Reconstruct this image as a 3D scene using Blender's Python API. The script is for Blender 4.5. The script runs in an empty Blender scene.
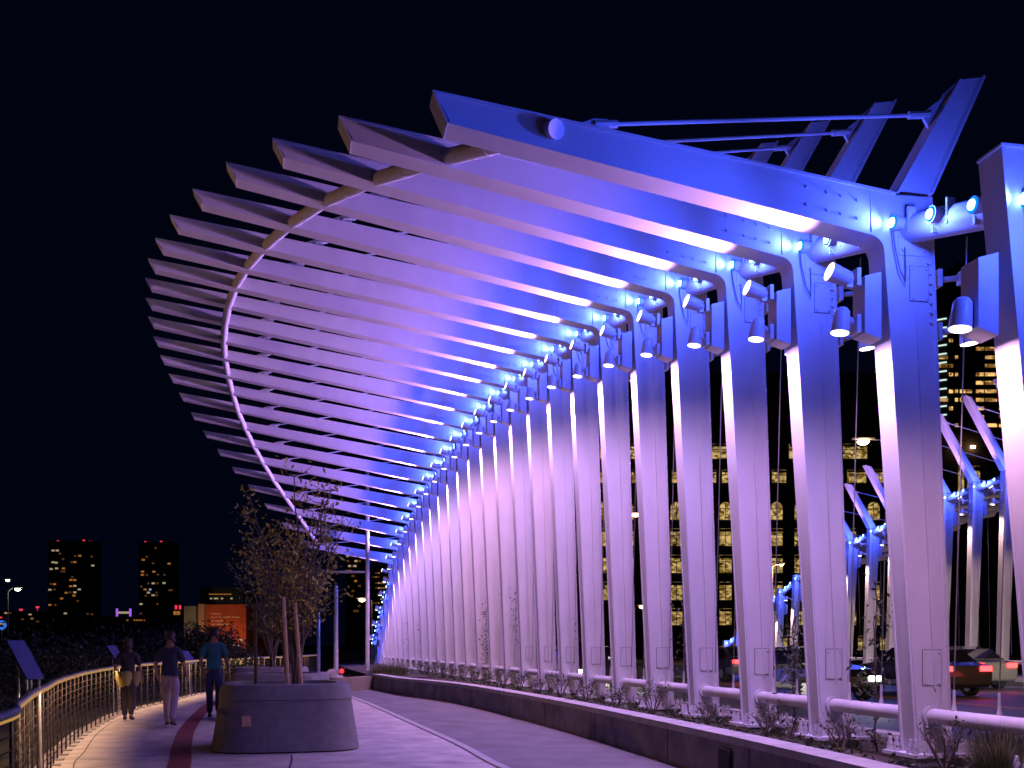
import bpy, math, random
from mathutils import Vector, Matrix
R = math.radians
random.seed(7)
sc = bpy.context.scene

# ---------------------------------------------------------------- camera, sky, exposure
cam_d = bpy.data.cameras.new('camera'); cam = bpy.data.objects.new('camera', cam_d)
sc.collection.objects.link(cam); sc.camera = cam
cam.location = (0, 0, 1.5); cam.rotation_euler = (R(90), 0, 0)
cam_d.sensor_width = 36; cam_d.lens = 36 * 1000 / 1024; cam_d.shift_y = 261 / 1024
cam_d.clip_start = 0.05; cam_d.clip_end = 4000
w = bpy.data.worlds.new('World'); sc.world = w; w.use_nodes = True
bg = w.node_tree.nodes['Background']
bg.inputs[0].default_value = (0.11, 0.2, 1.0, 1); bg.inputs[1].default_value = 0.0052
sc.view_settings.view_transform = 'Standard'; sc.view_settings.look = 'None'
sc.view_settings.exposure = 0.0; sc.view_settings.gamma = 1
sc.cycles.use_denoising = True
sc.cycles.use_light_tree = True
sc.cycles.max_bounces = 6; sc.cycles.diffuse_bounces = 3; sc.cycles.glossy_bounces = 3
sc.cycles.sample_clamp_indirect = 4
BLUE_W, UP_W, DOWN_W, OMNI = 165, 680, 280, .46        # lamp powers (watts)
BLUE_C, PINK_C = (0.045, 0.085, 1.0), (.62, .3, .95)

# ---------------------------------------------------------------- materials
def mat(name, col, rough=.6, metal=0, var=.15, scale=3, bump=0, bscale=40, coat=0, stretch=None):
    m = bpy.data.materials.new(name); m.use_nodes = True
    nt = m.node_tree; b = nt.nodes['Principled BSDF']
    b.inputs['Roughness'].default_value = rough; b.inputs['Metallic'].default_value = metal
    b.inputs['Coat Weight'].default_value = coat
    tc = nt.nodes.new('ShaderNodeTexCoord')
    n = nt.nodes.new('ShaderNodeTexNoise'); n.inputs['Scale'].default_value = scale; n.inputs['Detail'].default_value = 6
    if stretch:
        mp = nt.nodes.new('ShaderNodeMapping'); mp.inputs['Scale'].default_value = stretch
        nt.links.new(tc.outputs['Object'], mp.inputs['Vector']); nt.links.new(mp.outputs[0], n.inputs['Vector'])
        rr = nt.nodes.new('ShaderNodeMapRange'); rr.inputs['To Min'].default_value = rough - .05; rr.inputs['To Max'].default_value = rough + .1
        nt.links.new(n.outputs['Fac'], rr.inputs['Value']); nt.links.new(rr.outputs[0], b.inputs['Roughness'])
    else: nt.links.new(tc.outputs['Object'], n.inputs['Vector'])
    r = nt.nodes.new('ShaderNodeValToRGB')
    r.color_ramp.elements[0].position = .3; r.color_ramp.elements[1].position = .72
    r.color_ramp.elements[0].color = (*[c * (1 - var) for c in col], 1)
    r.color_ramp.elements[1].color = (*[min(1, c * (1 + var)) for c in col], 1)
    nt.links.new(n.outputs['Fac'], r.inputs['Fac']); nt.links.new(r.outputs['Color'], b.inputs['Base Color'])
    if bump:
        n2 = nt.nodes.new('ShaderNodeTexNoise'); n2.inputs['Scale'].default_value = bscale; n2.inputs['Detail'].default_value = 5
        nt.links.new(tc.outputs['Object'], n2.inputs['Vector'])
        bp = nt.nodes.new('ShaderNodeBump'); bp.inputs['Strength'].default_value = bump; bp.inputs['Distance'].default_value = .01
        nt.links.new(n2.outputs['Fac'], bp.inputs['Height']); nt.links.new(bp.outputs['Normal'], b.inputs['Normal'])
    return m
def emit(name, col, st, sample=False):
    m = bpy.data.materials.new(name); m.use_nodes = True
    nt = m.node_tree; nt.nodes.clear()
    o = nt.nodes.new('ShaderNodeOutputMaterial'); e = nt.nodes.new('ShaderNodeEmission')
    e.inputs[0].default_value = (*col, 1); e.inputs[1].default_value = st
    nt.links.new(e.outputs[0], o.inputs[0])
    if not sample: m.cycles.emission_sampling = 'NONE'
    return m
def lit_room(name, cols, st, sc_=1.3):
    """a lit room behind glass: bright ceiling lights, darker furniture and blinds"""
    m = bpy.data.materials.new(name); m.use_nodes = True
    nt = m.node_tree; nt.nodes.clear(); N = nt.nodes.new; L = nt.links.new
    o = N('ShaderNodeOutputMaterial'); e = N('ShaderNodeEmission')
    tc = N('ShaderNodeTexCoord'); mp = N('ShaderNodeMapping'); mp.inputs['Scale'].default_value = (1.1, 1.1, 1.6)
    L(tc.outputs['Object'], mp.inputs['Vector'])
    v = N('ShaderNodeTexVoronoi'); v.inputs['Scale'].default_value = sc_; v.distance = 'CHEBYCHEV'
    n = N('ShaderNodeTexNoise'); n.inputs['Scale'].default_value = sc_ * 1.2; n.inputs['Detail'].default_value = 4
    L(mp.outputs[0], v.inputs['Vector']); L(mp.outputs[0], n.inputs['Vector'])
    mx = N('ShaderNodeMath'); mx.operation = 'MULTIPLY'; L(v.outputs['Color'], mx.inputs[0]); L(n.outputs['Fac'], mx.inputs[1])
    r = N('ShaderNodeValToRGB'); el = r.color_ramp.elements
    el[0].position = .03; el[0].color = (*[c * .12 for c in cols[0]], 1)
    el[1].position = .45; el[1].color = (*[c * 1.8 for c in cols[1]], 1)
    x = el.new(.18); x.color = (*cols[0], 1); x = el.new(.3); x.color = (*cols[1], 1)
    L(mx.outputs[0], r.inputs[0]); L(r.outputs[0], e.inputs[0]); e.inputs[1].default_value = st
    L(e.outputs[0], o.inputs[0]); m.cycles.emission_sampling = 'NONE'
    return m
def led_mat():   # white-hot centre, cyan-blue rim where the lens is seen edge-on
    m = emit('blue_led', (.25, .7, 1), 12); nt = m.node_tree; e = nt.nodes['Emission']
    g = nt.nodes.new('ShaderNodeNewGeometry'); sx = nt.nodes.new('ShaderNodeTexCoord'); 
    lw = nt.nodes.new('ShaderNodeLayerWeight'); lw.inputs[0].default_value = .42
    r = nt.nodes.new('ShaderNodeValToRGB'); r.color_ramp.elements[0].color = (.14, .55, 1, 1); r.color_ramp.elements[1].color = (.0, .12, 1, 1); r.color_ramp.elements[1].position = .75
    nt.links.new(lw.outputs['Facing'], r.inputs[0]); nt.links.new(r.outputs[0], e.inputs[0]); e.inputs[1].default_value = 8
    return m
M = dict(
    steel=mat('painted_steel', (.7, .7, .74), .55, 0, .05, 3, .08, 60, 0, (1, 1, .5)),
    galv=mat('galvanised_steel', (.5, .5, .52), .4, .6, .15, 8),
    gap=mat('dark_gasket', (.2, .2, .22), .7),
    housing=mat('lamp_housing', (.62, .62, .66), .4, 0, .06, 5),
    cable=mat('cable_steel', (.35, .35, .37), .35, .8),
    concrete=mat('cast_concrete', (.22, .21, .225), .85, 0, .4, 2.2, .8, 30),
    coping=mat('wall_coping', (.42, .41, .39), .8, 0, .2, 4, .3, 40),
    planterc=mat('planter_concrete', (.2, .195, .215), .85, 0, .16, 9, .5, 60),
    deck=mat('walkway_concrete', (.5, .465, .445), .75, 0, .25, 2.3, .4, 70),
    band=mat('red_paver', (.22, .05, .05), .8, 0, .25, 6, .3, 50),
    dark_pave=mat('side_paving', (.13, .125, .13), .65, 0, .3, 1.6, .6, 90),
    curbstrip=mat('pale_concrete_strip', (.42, .41, .4), .8, 0, .12, 4),
    joint=mat('joint', (.05, .05, .05), .9),
    gap2=mat('dark_metal', (.01, .01, .01), .8),
    soil=mat('mulch', (.06, .045, .035), .95, 0, .6, 18, 1, 60),
    asphalt=mat('asphalt', (.06, .058, .058), .5, 0, .25, 3, .5, 120),
    white=mat('road_white', (.7, .7, .68), .6, 0, .15, 12),
    yellow=mat('road_yellow', (.75, .36, .03), .6, 0, .15, 12),
    ground=mat('night_ground', (.05, .055, .04), .95, 0, .4, .6),
    leaf=mat('leaf_gold', (.42, .36, .06), .6, 0, .5, 9),
    leaf2=mat('leaf_green', (.07, .1, .04), .6, 0, .5, 9),
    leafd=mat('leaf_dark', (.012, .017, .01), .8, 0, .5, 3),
    litter=mat('dry_leaf', (.35, .12, .08), .8, 0, .5, 20),
    bark=mat('bark', (.13, .1, .08), .9, 0, .3, 12),
    grass=mat('tall_grass', (.12, .13, .05), .7, 0, .6, 6),
    stake=mat('stake_wood', (.6, .42, .25), .8, 0, .2, 10),
    rail=mat('rail_steel', (.12, .11, .12), .5, .1, .15, 6),
    sign=mat('sign_panel', (.07, .08, .26), .4, 0, .25, 9),
    rod=mat('rod_steel', (.014, .012, .014), .9, 0, .15, 6), post=mat('post_steel', (.04, .033, .036), .7, .2, .15, 6),
    pole=mat('pole_grey', (.6, .56, .5), .5),
    facade=mat('dark_stone_facade', (.045, .035, .035), .9, 0, .3, .2),
    frame=mat('window_frame', (.03, .03, .03), .6),
    tower=mat('dark_tower', (.02, .02, .024), .6, 0, .3, .1),
    brick=mat('red_brick', (.3, .075, .035), .9, 0, .3, .5),
    paleb=mat('pale_render', (.3, .24, .18), .9, 0, .3, .4),
    glass=mat('car_glass', (.015, .015, .02), .05, 0, .1, 2),
    tyre=mat('tyre', (.02, .02, .02), .8), rim=mat('rim', (.4, .4, .42), .3, .9),
    ledrim=emit('led_rim', (.0, .1, 1.0), 3.5), ledcore=emit('led_core', (.42, .8, 1.0), 9), lensp=emit('flood_lens', (1, .86, .95), 5),
    warm=emit('warm_bulb', (1, .62, .25), 16), white_l=emit('white_bulb', (1, .98, .75), 12),
    red_l=emit('red_light', (1, .04, .07), 3), beacon=emit('roof_beacon', (1, .05, .09), .9),
    head_l=emit('headlight', (1, .95, .82), 22), tail_l=emit('taillight', (1, .03, .03), 9),
    amber=emit('warm_led_strip', (1, .55, .16), .45), signal=emit('signal_red', (1, .02, .03), 3),
    w1=lit_room('lit_room_yellow', ((.42, .25, .05), (.9, .62, .22)), .42, 1.6),
    w2=lit_room('lit_room_amber', ((.3, .14, .03), (.9, .5, .16)), .8, .35),
    wo=emit('window_orange', (.9, .32, .06), .36), ww=emit('window_cream', (.9, .7, .45), .4),
    wd=emit('window_dim', (.5, .2, .06), .16), wb=emit('window_blue', (.35, .6, 1), .6),
    ringl=emit('floor_light_line', (.65, .9, .82), 1.0), violet=emit('violet_light', (.45, .12, .95), .9),
    bluel=emit('blue_light', (.03, .05, .7), .35),
)
for k_ in ('rod', 'post'): M[k_].node_tree.nodes['Principled BSDF'].inputs['Specular IOR Level'].default_value = .08
# ---------------------------------------------------------------- helpers
def link(o, parent=None):
    sc.collection.objects.link(o)
    if parent is not None: o.parent = parent
    return o
def tag(o, label=None, cat=None, group=None, kind=None):
    if label: o['label'] = label
    if cat: o['category'] = cat
    if group: o['group'] = group
    if kind: o['kind'] = kind
    return o
def thing(name, label, cat, loc=(0, 0, 0), rz=0, group=None):
    o = bpy.data.objects.new(name, None); o.empty_display_size = .2
    link(o); o.location = loc; o.rotation_euler = (0, 0, rz)
    return tag(o, label, cat, group)
def V(*a): return Vector(a)
class MB:
    def __init__(s): s.v = []; s.f = []
    def add(s, vs, fs):
        k = len(s.v); s.v += [tuple(x) for x in vs]; s.f += [tuple(i + k for i in f) for f in fs]
    def hexa(s, p):
        s.add(p, [(0, 3, 2, 1), (4, 5, 6, 7), (0, 1, 5, 4), (1, 2, 6, 5), (2, 3, 7, 6), (3, 0, 4, 7)])
    def box(s, c, sx, sy, sz, rz=0):
        c = Vector(c); m = Matrix.Rotation(rz, 3, 'Z'); h = (sx / 2, sy / 2, sz / 2)
        s.hexa([c + m @ V(a * h[0], b * h[1], d * h[2]) for d in (-1, 1) for a, b in ((-1, -1), (1, -1), (1, 1), (-1, 1))])
    def obox(s, c, ax, ay, az):      # oriented, half-axis vectors
        c = Vector(c)
        s.hexa([c + a * ax + b * ay + d * az for d in (-1, 1) for a, b in ((-1, -1), (1, -1), (1, 1), (-1, 1))])
    def tube(s, pts, r, n=10, caps=True):
        pts = [Vector(p) for p in pts]; rs = r if isinstance(r, (list, tuple)) else [r] * len(pts)
        rings = []; up = None
        for i, p in enumerate(pts):
            d = (pts[min(i + 1, len(pts) - 1)] - pts[max(i - 1, 0)]).normalized()
            if up is None: up = V(0, 0, 1) if abs(d.z) < .9 else V(1, 0, 0)
            a = d.cross(up).normalized(); b = a.cross(d).normalized(); up = b
            rings.append([p + (a * math.cos(2 * math.pi * k / n) + b * math.sin(2 * math.pi * k / n)) * rs[i] for k in range(n)])
        fs = []
        for i in range(len(pts) - 1):
            for k in range(n):
                k2 = (k + 1) % n; fs.append((i * n + k, i * n + k2, (i + 1) * n + k2, (i + 1) * n + k))
        if caps: fs += [tuple(range(n))[::-1], tuple((len(pts) - 1) * n + k for k in range(n))]
        s.add([q for r_ in rings for q in r_], fs)
    def prism(s, poly, fr, s0, s1):  # poly in (t,z), extruded along s
        n = len(poly)
        s.add([fr(t, s0, z) for t, z in poly] + [fr(t, s1, z) for t, z in poly],
              [tuple(range(n))[::-1], tuple(range(n, 2 * n))] + [(i, (i + 1) % n, n + (i + 1) % n, n + i) for i in range(n)])
    def strip(s, pts, fr, s0, s1, th):   # plate following a (t,z) polyline; th offsets to its left
        P = [Vector(p) for p in pts]; off = []
        for i in range(len(P)):
            d = (P[min(i + 1, len(P) - 1)] - P[max(i - 1, 0)]).normalized(); off.append(P[i] + Vector((-d.y, d.x)) * th)
        for i in range(len(P) - 1):
            q = [P[i], P[i + 1], off[i + 1], off[i]]
            s.add([fr(a[0], s0, a[1]) for a in q] + [fr(a[0], s1, a[1]) for a in q],
                  [(0, 3, 2, 1), (4, 5, 6, 7), (0, 1, 5, 4), (2, 3, 7, 6)] + ([(3, 0, 4, 7)] if i == 0 else []) + ([(1, 2, 6, 5)] if i == len(P) - 2 else []))
    def quad(s, a, b, c, d): s.add([a, b, c, d], [(0, 1, 2, 3)])
    def build(s, name, m, parent=None, smooth=False, bevel=0, origin=None):
        me = bpy.data.meshes.new(name)
        if origin is not None:
            o3 = Vector(origin); vs = [tuple(Vector(v) - o3) for v in s.v]
        else: vs = s.v
        me.from_pydata(vs, [], s.f); me.materials.append(m if not isinstance(m, str) else M[m])
        if smooth:
            for p in me.polygons: p.use_smooth = True
            me.set_sharp_from_angle(angle=R(40))
        me.update()
        o = bpy.data.objects.new(name, me); link(o, parent)
        if origin is not None: o.location = origin
        if bevel:
            b = o.modifiers.new('bevel', 'BEVEL'); b.width = bevel; b.segments = 2; b.limit_method = 'ANGLE'
        return o
def spot(name, loc, dirv, power, col, size=90, blend=.6, rad=.05, parent=None):
    l = bpy.data.lights.new(name, 'SPOT'); l.energy = power; l.color = col; l.spot_size = R(size); l.spot_blend = blend
    l.shadow_soft_size = rad; o = bpy.data.objects.new(name, l); link(o, parent)
    o.location = loc; o.rotation_euler = Vector(dirv).to_track_quat('-Z', 'Y').to_euler(); return o
def point(name, loc, power, col, rad=.1, parent=None):
    l = bpy.data.lights.new(name, 'POINT'); l.energy = power; l.color = col; l.shadow_soft_size = rad
    o = bpy.data.objects.new(name, l); link(o, parent); o.location = loc; return o
def px(x, y, d):   # the point seen at a picture position, d metres out
    return V((x - 512) / 1000 * d, d, 1.5 + (645 - y) / 1000 * d)

# ---------------------------------------------------------------- measured layout of the steel row
P = [(4.38,6.05),(4.05,7.785),(3.714,9.519),(3.36,11.255),(2.995,12.988),(2.621,14.72),(2.239,16.449),(1.849,18.177),(1.451,19.903),(1.047,21.628),(0.637,23.351),(0.222,25.073),(-0.198,26.794),(-0.621,28.514),(-1.048,30.233),(-1.477,31.951),(-1.908,33.669),(-2.34,35.387),(-2.773,37.105),(-3.205,38.822),(-3.637,40.54),(-4.067,42.259),(-4.496,43.977),(-4.921,45.697),(-5.343,47.417),(-5.76,49.139),(-6.173,50.861),(-6.581,52.585),(-6.982,54.31),(-7.376,56.037),(-7.763,57.766),(-8.142,59.496),(-8.511,61.228)]
P = {i - 1: Vector(p) for i, p in enumerate(P)}          # index 1 is the nearest rib that carries an arm
ZL = {-1: 4.2, 0: 4.95, 1: 5.46, 2: 5.93, 3: 6.38, 4: 6.76, 5: 7.09, 6: 7.38, 7: 7.63, 8: 7.83, 9: 7.99, 10: 8.11, 11: 8.19, 12: 8.22, 13: 8.2, 14: 8.15, 15: 8.03, 16: 7.87, 17: 7.67, 18: 7.43, 19: 7.14, 20: 6.81, 21: 6.43, 22: 6.02, 23: 5.55, 24: 5.0, 25: 4.34, 26: 3.62, 27: 2.89, 28: 2.18, 29: 1.5, 30: 0.85}
LT = {1: 4.5, 2: 5.23, 3: 5.92, 4: 6.55, 5: 7.13, 6: 7.64, 7: 8.07, 8: 8.4, 9: 8.66, 10: 8.85, 11: 8.99, 12: 9.06, 13: 9.06, 14: 8.98, 15: 8.82, 16: 8.59, 17: 8.28, 18: 7.89, 19: 7.42, 20: 6.85, 21: 6.19, 22: 5.45, 23: 4.62}
ZT = {1: 6.15, 2: 6.76, 3: 7.33, 4: 7.81, 5: 8.18, 6: 8.48, 7: 8.76, 8: 9.02, 9: 9.24, 10: 9.4, 11: 9.51, 12: 9.56, 13: 9.56, 14: 9.51, 15: 9.39, 16: 9.2, 17: 8.97, 18: 8.69, 19: 8.37, 20: 7.99, 21: 7.5, 22: 6.93, 23: 6.34}
RT = {1: 3.53, 2: 4.18, 3: 4.76, 4: 5.27, 5: 5.74, 6: 6.15, 7: 6.49, 8: 6.77, 9: 6.98, 10: 7.13, 11: 7.23, 12: 7.28, 13: 7.26, 14: 7.19, 15: 7.06, 16: 6.86, 17: 6.6, 18: 6.27, 19: 5.88, 20: 5.42, 21: 4.91, 22: 4.32, 23: 3.71}
ZR = {1: 5.96, 2: 6.5, 3: 7.02, 4: 7.48, 5: 7.85, 6: 8.15, 7: 8.43, 8: 8.67, 9: 8.84, 10: 8.98, 11: 9.1, 12: 9.18, 13: 9.18, 14: 9.1, 15: 8.94, 16: 8.77, 17: 8.55, 18: 8.27, 19: 7.94, 20: 7.59, 21: 7.18, 22: 6.64, 23: 6.05}
ROADW = 21.7
def axes(i):
    T = (P[min(i + 1, 30)] - P[max(i - 1, -1)]).normalized(); return T, Vector((-T.y, T.x))
def row(a, i):     # the point a metres towards the path from row position i (i may be fractional)
    i = max(-1, min(30, i)); k = int(math.floor(i)); f = i - k; k2 = min(30, k + 1)
    p = P[k].lerp(P[k2], f); T, n = axes(k); T2, n2 = axes(k2); return p + n.lerp(n2, f) * a
def frame(i, far=False):
    T, n = axes(i); o = P[i]
    if far: o = o - n * ROADW; n = -n
    return lambda t, s, z: (o.x + n.x * t + T.x * s, o.y + n.y * t + T.y * s, z)
def local(i, far=False):
    T, n = axes(i); n3 = V(n.x, n.y, 0) * (-1 if far else 1); return n3, V(T.x, T.y, 0)

FW, TH = .27, .025
def canopy(root, ids, far=False):
    lamps_b, lamps_u, lamps_d = [], [], []
    for i in ids:
        fr = frame(i, far); tv, sv = local(i, far); zl = ZL[i]; arm = 1 <= i <= 23
        zb = .5; zc = zl - .22; ti = .36; to = -.1; H = max(.3, zc - zb); small = zl < 1.7
        lean = min(1, H / 3.5); ti *= lean; to = -.35 + .21 * lean; ti += .11 * lean if i < 1 else -.15 * lean if i > 23 else 0
        s0, s1, sm = -FW, 0, -FW + .022; sm2 = -.022
        # ---- column
        mb = MB()
        if arm:
            Lb = LT[i] - .12; zbt = ZT[i] - .27 + .06 * min(1, (LT[i] - 4.4) / 2); sb = (zbt - zc) / (Lb - ti)
            topl = lambda t: zl + .22 + (ZT[i] - zl - .22) * (t - .3) / (LT[i] - .3)
            botl = lambda t: zc + sb * (t - ti)
            r = .13; arc = []
            for k in range(7):
                u = k / 6; a = Vector((ti - .01, zc - r)); c = Vector((ti, zc)); e = Vector((ti + r, botl(ti + r)))
                q = a.lerp(c, u).lerp(c.lerp(e, u), u); arc.append((q.x, q.y))
            inner = [(0, zb)] + arc; tC = ti + r
            mb.strip(inner, fr, s0, s1, TH)
            mb.strip([(-.35, zb), (to, zl + .2)], fr, s0, s1, -TH)
            web = [(TH, zb)] + [(a - TH * .7, b + TH * .5) for a, b in arc] + [(tC, topl(tC) - TH), (.25, topl(.25) - TH), (to + TH, zl + .2), (-.35 + TH, zb)]
            mb.prism(web, fr, sm - .01, sm + .01); mb.prism(web, fr, sm2 - .01, sm2 + .01)
            mb.strip([(.23, topl(.23)), (tC, topl(tC))], fr, s0, s1, -TH)
        else:
            zt = zl + .26
            mb.strip([(0, zb), (ti, zt)], fr, s0, s1, TH); mb.strip([(-.35, zb), (to, zt)], fr, s0, s1, -TH)
            mb.prism([(TH, zb), (ti - TH, zt), (to + TH, zt), (-.35 + TH, zb)][::-1], fr, sm - .01, sm + .01); mb.prism([(TH, zb), (ti - TH, zt), (to + TH, zt), (-.35 + TH, zb)][::-1], fr, sm2 - .01, sm2 + .01)
            mb.prism([(to - .01, zt), (to - .01, zt + .02), (ti + .01, zt + .02), (ti + .01, zt)], fr, s0 - .01, s1 + .01)
        near = i <= 10 and not far
        if near:   # conduit and rivets down the outer flange
            mb.tube([fr(-.16, sm - .03, 1.1), fr(.03, sm - .03, zl - .9)], .008, 6)
            for k in range(int((zl - .9) / .22)):
                z = .8 + k * .22; t = -.35 + .2 * (z - zb) / (zl - zb)
                mb.tube([fr(t - .012, s0 + .03, z), fr(t + .0, s0 + .03, z)], .012, 6)
        col = mb.build('column', 'steel', root)
        # ---- base plate, anchor bolts, access covers
        bp = MB(); bp.prism([(-.5, .46), (-.5, .5), (.13, .5), (.13, .46)], fr, s0 - .13, s1 + .13)
        bp.prism([(-.44, .36), (-.44, .44), (.07, .44), (.07, .36)], fr, s0 - .07, s1 + .07)
        bpo = bp.build('base_plate', 'steel', col, bevel=.004)
        if (not far) and i <= 16:
            for t, s in [(.085, s0 - .08), (.085, s0 + .01), (.085, s1 - .04), (.085, s1 + .07), (-.07, s0 - .09), (-.26, s0 - .09), (-.37, s0 - .08), (-.45, s0 - .06), (-.45, s1 + .03)]:
                b = MB(); b.tube([fr(t, s, .5), fr(t, s, .63)], .018, 8); b.tube([fr(t, s, .502), fr(t, s, .54)], .032, 6)
                b.tube([fr(t, s, .55), fr(t, s, .58)], .028, 6)
                if i <= 10: b.build('anchor_bolt', 'steel', bpo)
        if near:
            for z0, z1 in ((1.12, 1.46),) + (((zl - .78, zl - .45),) if True else ()):
                g = MB(); t0 = -.16 + .2 * (z0 - .5) / zl; g.prism([(t0 - .1, z0), (t0 - .1, z1), (t0 + .1, z1), (t0 + .1, z0)], fr, sm - .014, sm - .01)
                go = g.build('access_cover_gasket', 'gap', col)
                g = MB(); g.prism([(t0 - .093, z0 + .007), (t0 - .093, z1 - .007), (t0 + .093, z1 - .007), (t0 + .093, z0 + .007)], fr, sm - .019, sm - .0145)
                for a in (-.07, .07):
                    for z in (z0 + .03, z1 - .03): g.tube([fr(t0 + a, sm - .03, z), fr(t0 + a, sm - .0195, z)], .012, 6)
                g.build('access_cover', 'steel', col)
        if not small:   # collars where the bottom pipe meets the web
            g = MB(); g.tube([fr(-.13, s0 - .03, .84), fr(-.13, s1 + .03, .84)], .1, 16); g.build('pipe_collar', 'steel', col, True)
        if near and i <= 8:   # splice plate with bolts, cable loop and bolt row just under the joint
            tz = lambda z: (-.35 + (.21 * lean) * (z - zb) / (zl - zb)) 
            p0, p1 = zl - .36, zl - .14; tl_ = tz(p0) + .06; g = MB()
            g.prism([(tl_, p0), (tl_, p1), (tl_ + .3, p1), (tl_ + .3, p0)], fr, sm - .02, sm - .0105)
            for a in (.04, .26):
                for z in (p0 + .05, p1 - .05): g.tube([fr(tl_ + a, sm - .035, z), fr(tl_ + a, sm - .021, z)], .016, 8)
            g.build('splice_plate', 'steel', col)
            g = MB()
            for k in range(7): z = zl - .42 - k * .09; g.tube([fr(tz(z) + .055, sm - .03, z), fr(tz(z) + .055, sm - .011, z)], .016, 8)
            g.build('bolt_row', 'steel', col)
            g = MB(); g.tube([fr(.3, s0 - .03, zl - .06), fr(.27, s0 - .035, zl - .3), fr(.22, s0 - .04, zl - .52), fr(.16, s0 - .03, zl - .62), fr(.15, s0 - .02, zl - .5), fr(.16, s0 - .02, zl - .3)], .007, 6)
            g.build('cable_loop', 'cable', col)
        # ---- arm, mast, tie rod
        if arm:
            a = MB(); L = LT[i]; ea = .0004
            a.strip([(tC + ea, botl(tC + ea)), (Lb, zbt)], fr, s0, s1, TH)
            a.strip([(tC + ea, topl(tC + ea)), (L, ZT[i])], fr, s0, s1, -TH)
            for q in (sm, sm2): a.prism([(tC + ea, botl(tC + ea) + TH), (tC + ea, topl(tC + ea) - TH), (L - .01, ZT[i] - TH), (Lb - .01, zbt + TH)], fr, q - .01, q + .01)
            a.prism([(Lb, zbt), (L, ZT[i]), (L + .015, ZT[i]), (Lb + .015, zbt)], fr, s0, s1)
            if i <= 14 and not far:
                for t in (.62, .78, .92, 1.12):
                    for h in (.12, .28): a.tube([fr(t, sm - .025, botl(t) + h), fr(t, sm - .01, botl(t) + h)], .014, 8)
            a.build('canopy_arm', 'steel', root)
            m = MB(); x = L - 4.47; tm = -.42 - .285 * x; zm = zl + 1.32 + .38 * x
            m.strip([(.21, zl + .23), (tm, zm)], fr, s0, s1, TH); m.strip([(-.15, zl + .23), (tm - .27, zm + .05)], fr, s0, s1, -TH)
            for q in (sm, sm2): m.prism([(.21 - TH * 1.2, zl + .235), (-.15 + TH * 1.2, zl + .235), (tm - .25, zm + .045), (tm - .025, zm)], fr, q - .01, q + .01)
            m.build('back_mast', 'steel', root)
            t1, z1 = tm + .28, zm - .3; t2 = RT[i] * .86; z2 = topl(t2) + .09
            sm = -FW / 2; rd = MB(); rd.tube([fr(t1, sm, z1), fr(t2, sm, z2)], .018, 8)
            d = (Vector(fr(t2, sm, z2)) - Vector(fr(t1, sm, z1))).normalized()
            for p0, sg in ((Vector(fr(t1, sm, z1)), 1), (Vector(fr(t2, sm, z2)), -1)): rd.tube([p0 - d * .04 * sg, p0 + d * .17 * sg], .035, 8)
            ro = rd.build('tie_rod', 'steel', root, True)
            cl = MB(); cl.prism([(t1 - .03, z1 + .06), (t1 + .02, z1 - .04), (t1 - .1, z1 - .22), (t1 - .25, z1 + .25 - .02)], fr, sm - .015, sm + .015)
            cl.build('clevis', 'steel', ro); cl = MB(); cl.prism([(t2 - .08, z2 + .05), (t2 + .05, z2 + .04), (t2 + .28, topl(t2 + .28) + .002), (t2 - .12, topl(t2 - .12) + .002)], fr, sm - .015, sm + .015)
            cl.build('clevis', 'steel', ro)
        # ---- fixtures
        def flood(t, s, z, dt, ds, dz, lit, inner=1):
            c = Vector(fr(t, s, z)); d = (tv * dt + sv * ds + V(0, 0, dz)).normalized()
            f = MB(); f.tube([c - d * .13, c - d * .1, c, c + d * .1], [.045, .07, .078, .088], 16)
            f.obox(c - d * .1 - V(0, 0, .03), tv * .03, sv * .03, V(0, 0, .05))
            fo = f.build('flood_light', 'housing', root, True)
            l = MB(); l.tube([c + d * .101, c + d * .106], .08, 16); l.build('lens', 'lensp' if lit else 'glass', fo)
            b = MB(); e = Vector(fr(.56 if inner > 0 else -.3, s, z - .02)); b.tube([c - d * .08, e], .028, 8)
            b.obox(Vector(fr(.575 if inner > 0 else -.26, s, z - .02)), tv * .02, sv * .07, V(0, 0, .08))
            b.build('bracket', 'housing', fo)
            return c + d * .13, d
        sF = -.15
        if zl > 2.2:
            if arm:
                if not far:
                    c, d = flood(.74, sF, zl - .55, 1, 0, .3, True)
                    L_ = LT[i]; aim = (tv * (L_ * .5) + V(0, 0, .8 + .09 * L_ * .5)).normalized()
                    spot('flood_lamp', c, aim, UP_W * (L_ / 7) ** 1.1, PINK_C, 104, 1, .06, root)
                    flood(-.62, sF, zl - .5, -1, 0, -.3, False, -1)
                    if i <= 8: spot('accent_lamp', fr(-.5, s0 - .26, zl - .4), tv * -.25 + sv * .3 + V(0, 0, 1), 75, BLUE_C, 90, 1, .06, root)  # added blue uplight to brighten the mast, without a lit fixture of its own
                    if i <= 14: co_, d_ = flood(-.6, sF, zl - 1.0, -.1, 0, -1, True, -1)
                    else: co_ = Vector(fr(-.6, sF, zl - 1.1))
                    spot('flood_lamp', co_, tv * .3 + sv * .15 + V(0, 0, -1), DOWN_W * .5 * (zl / 6) ** 1.3, PINK_C, 120, 1, .06, root)
                elif i >= 14:
                    c, d = flood(-.62, sF, zl - .5, -.7, .1, .9, True, -1)
                    spot('flood_lamp', c, tv * -.45 + sv * .25 + V(0, 0, 1.1), UP_W * 1.0, PINK_C, 80, .9, .06, root)
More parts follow.
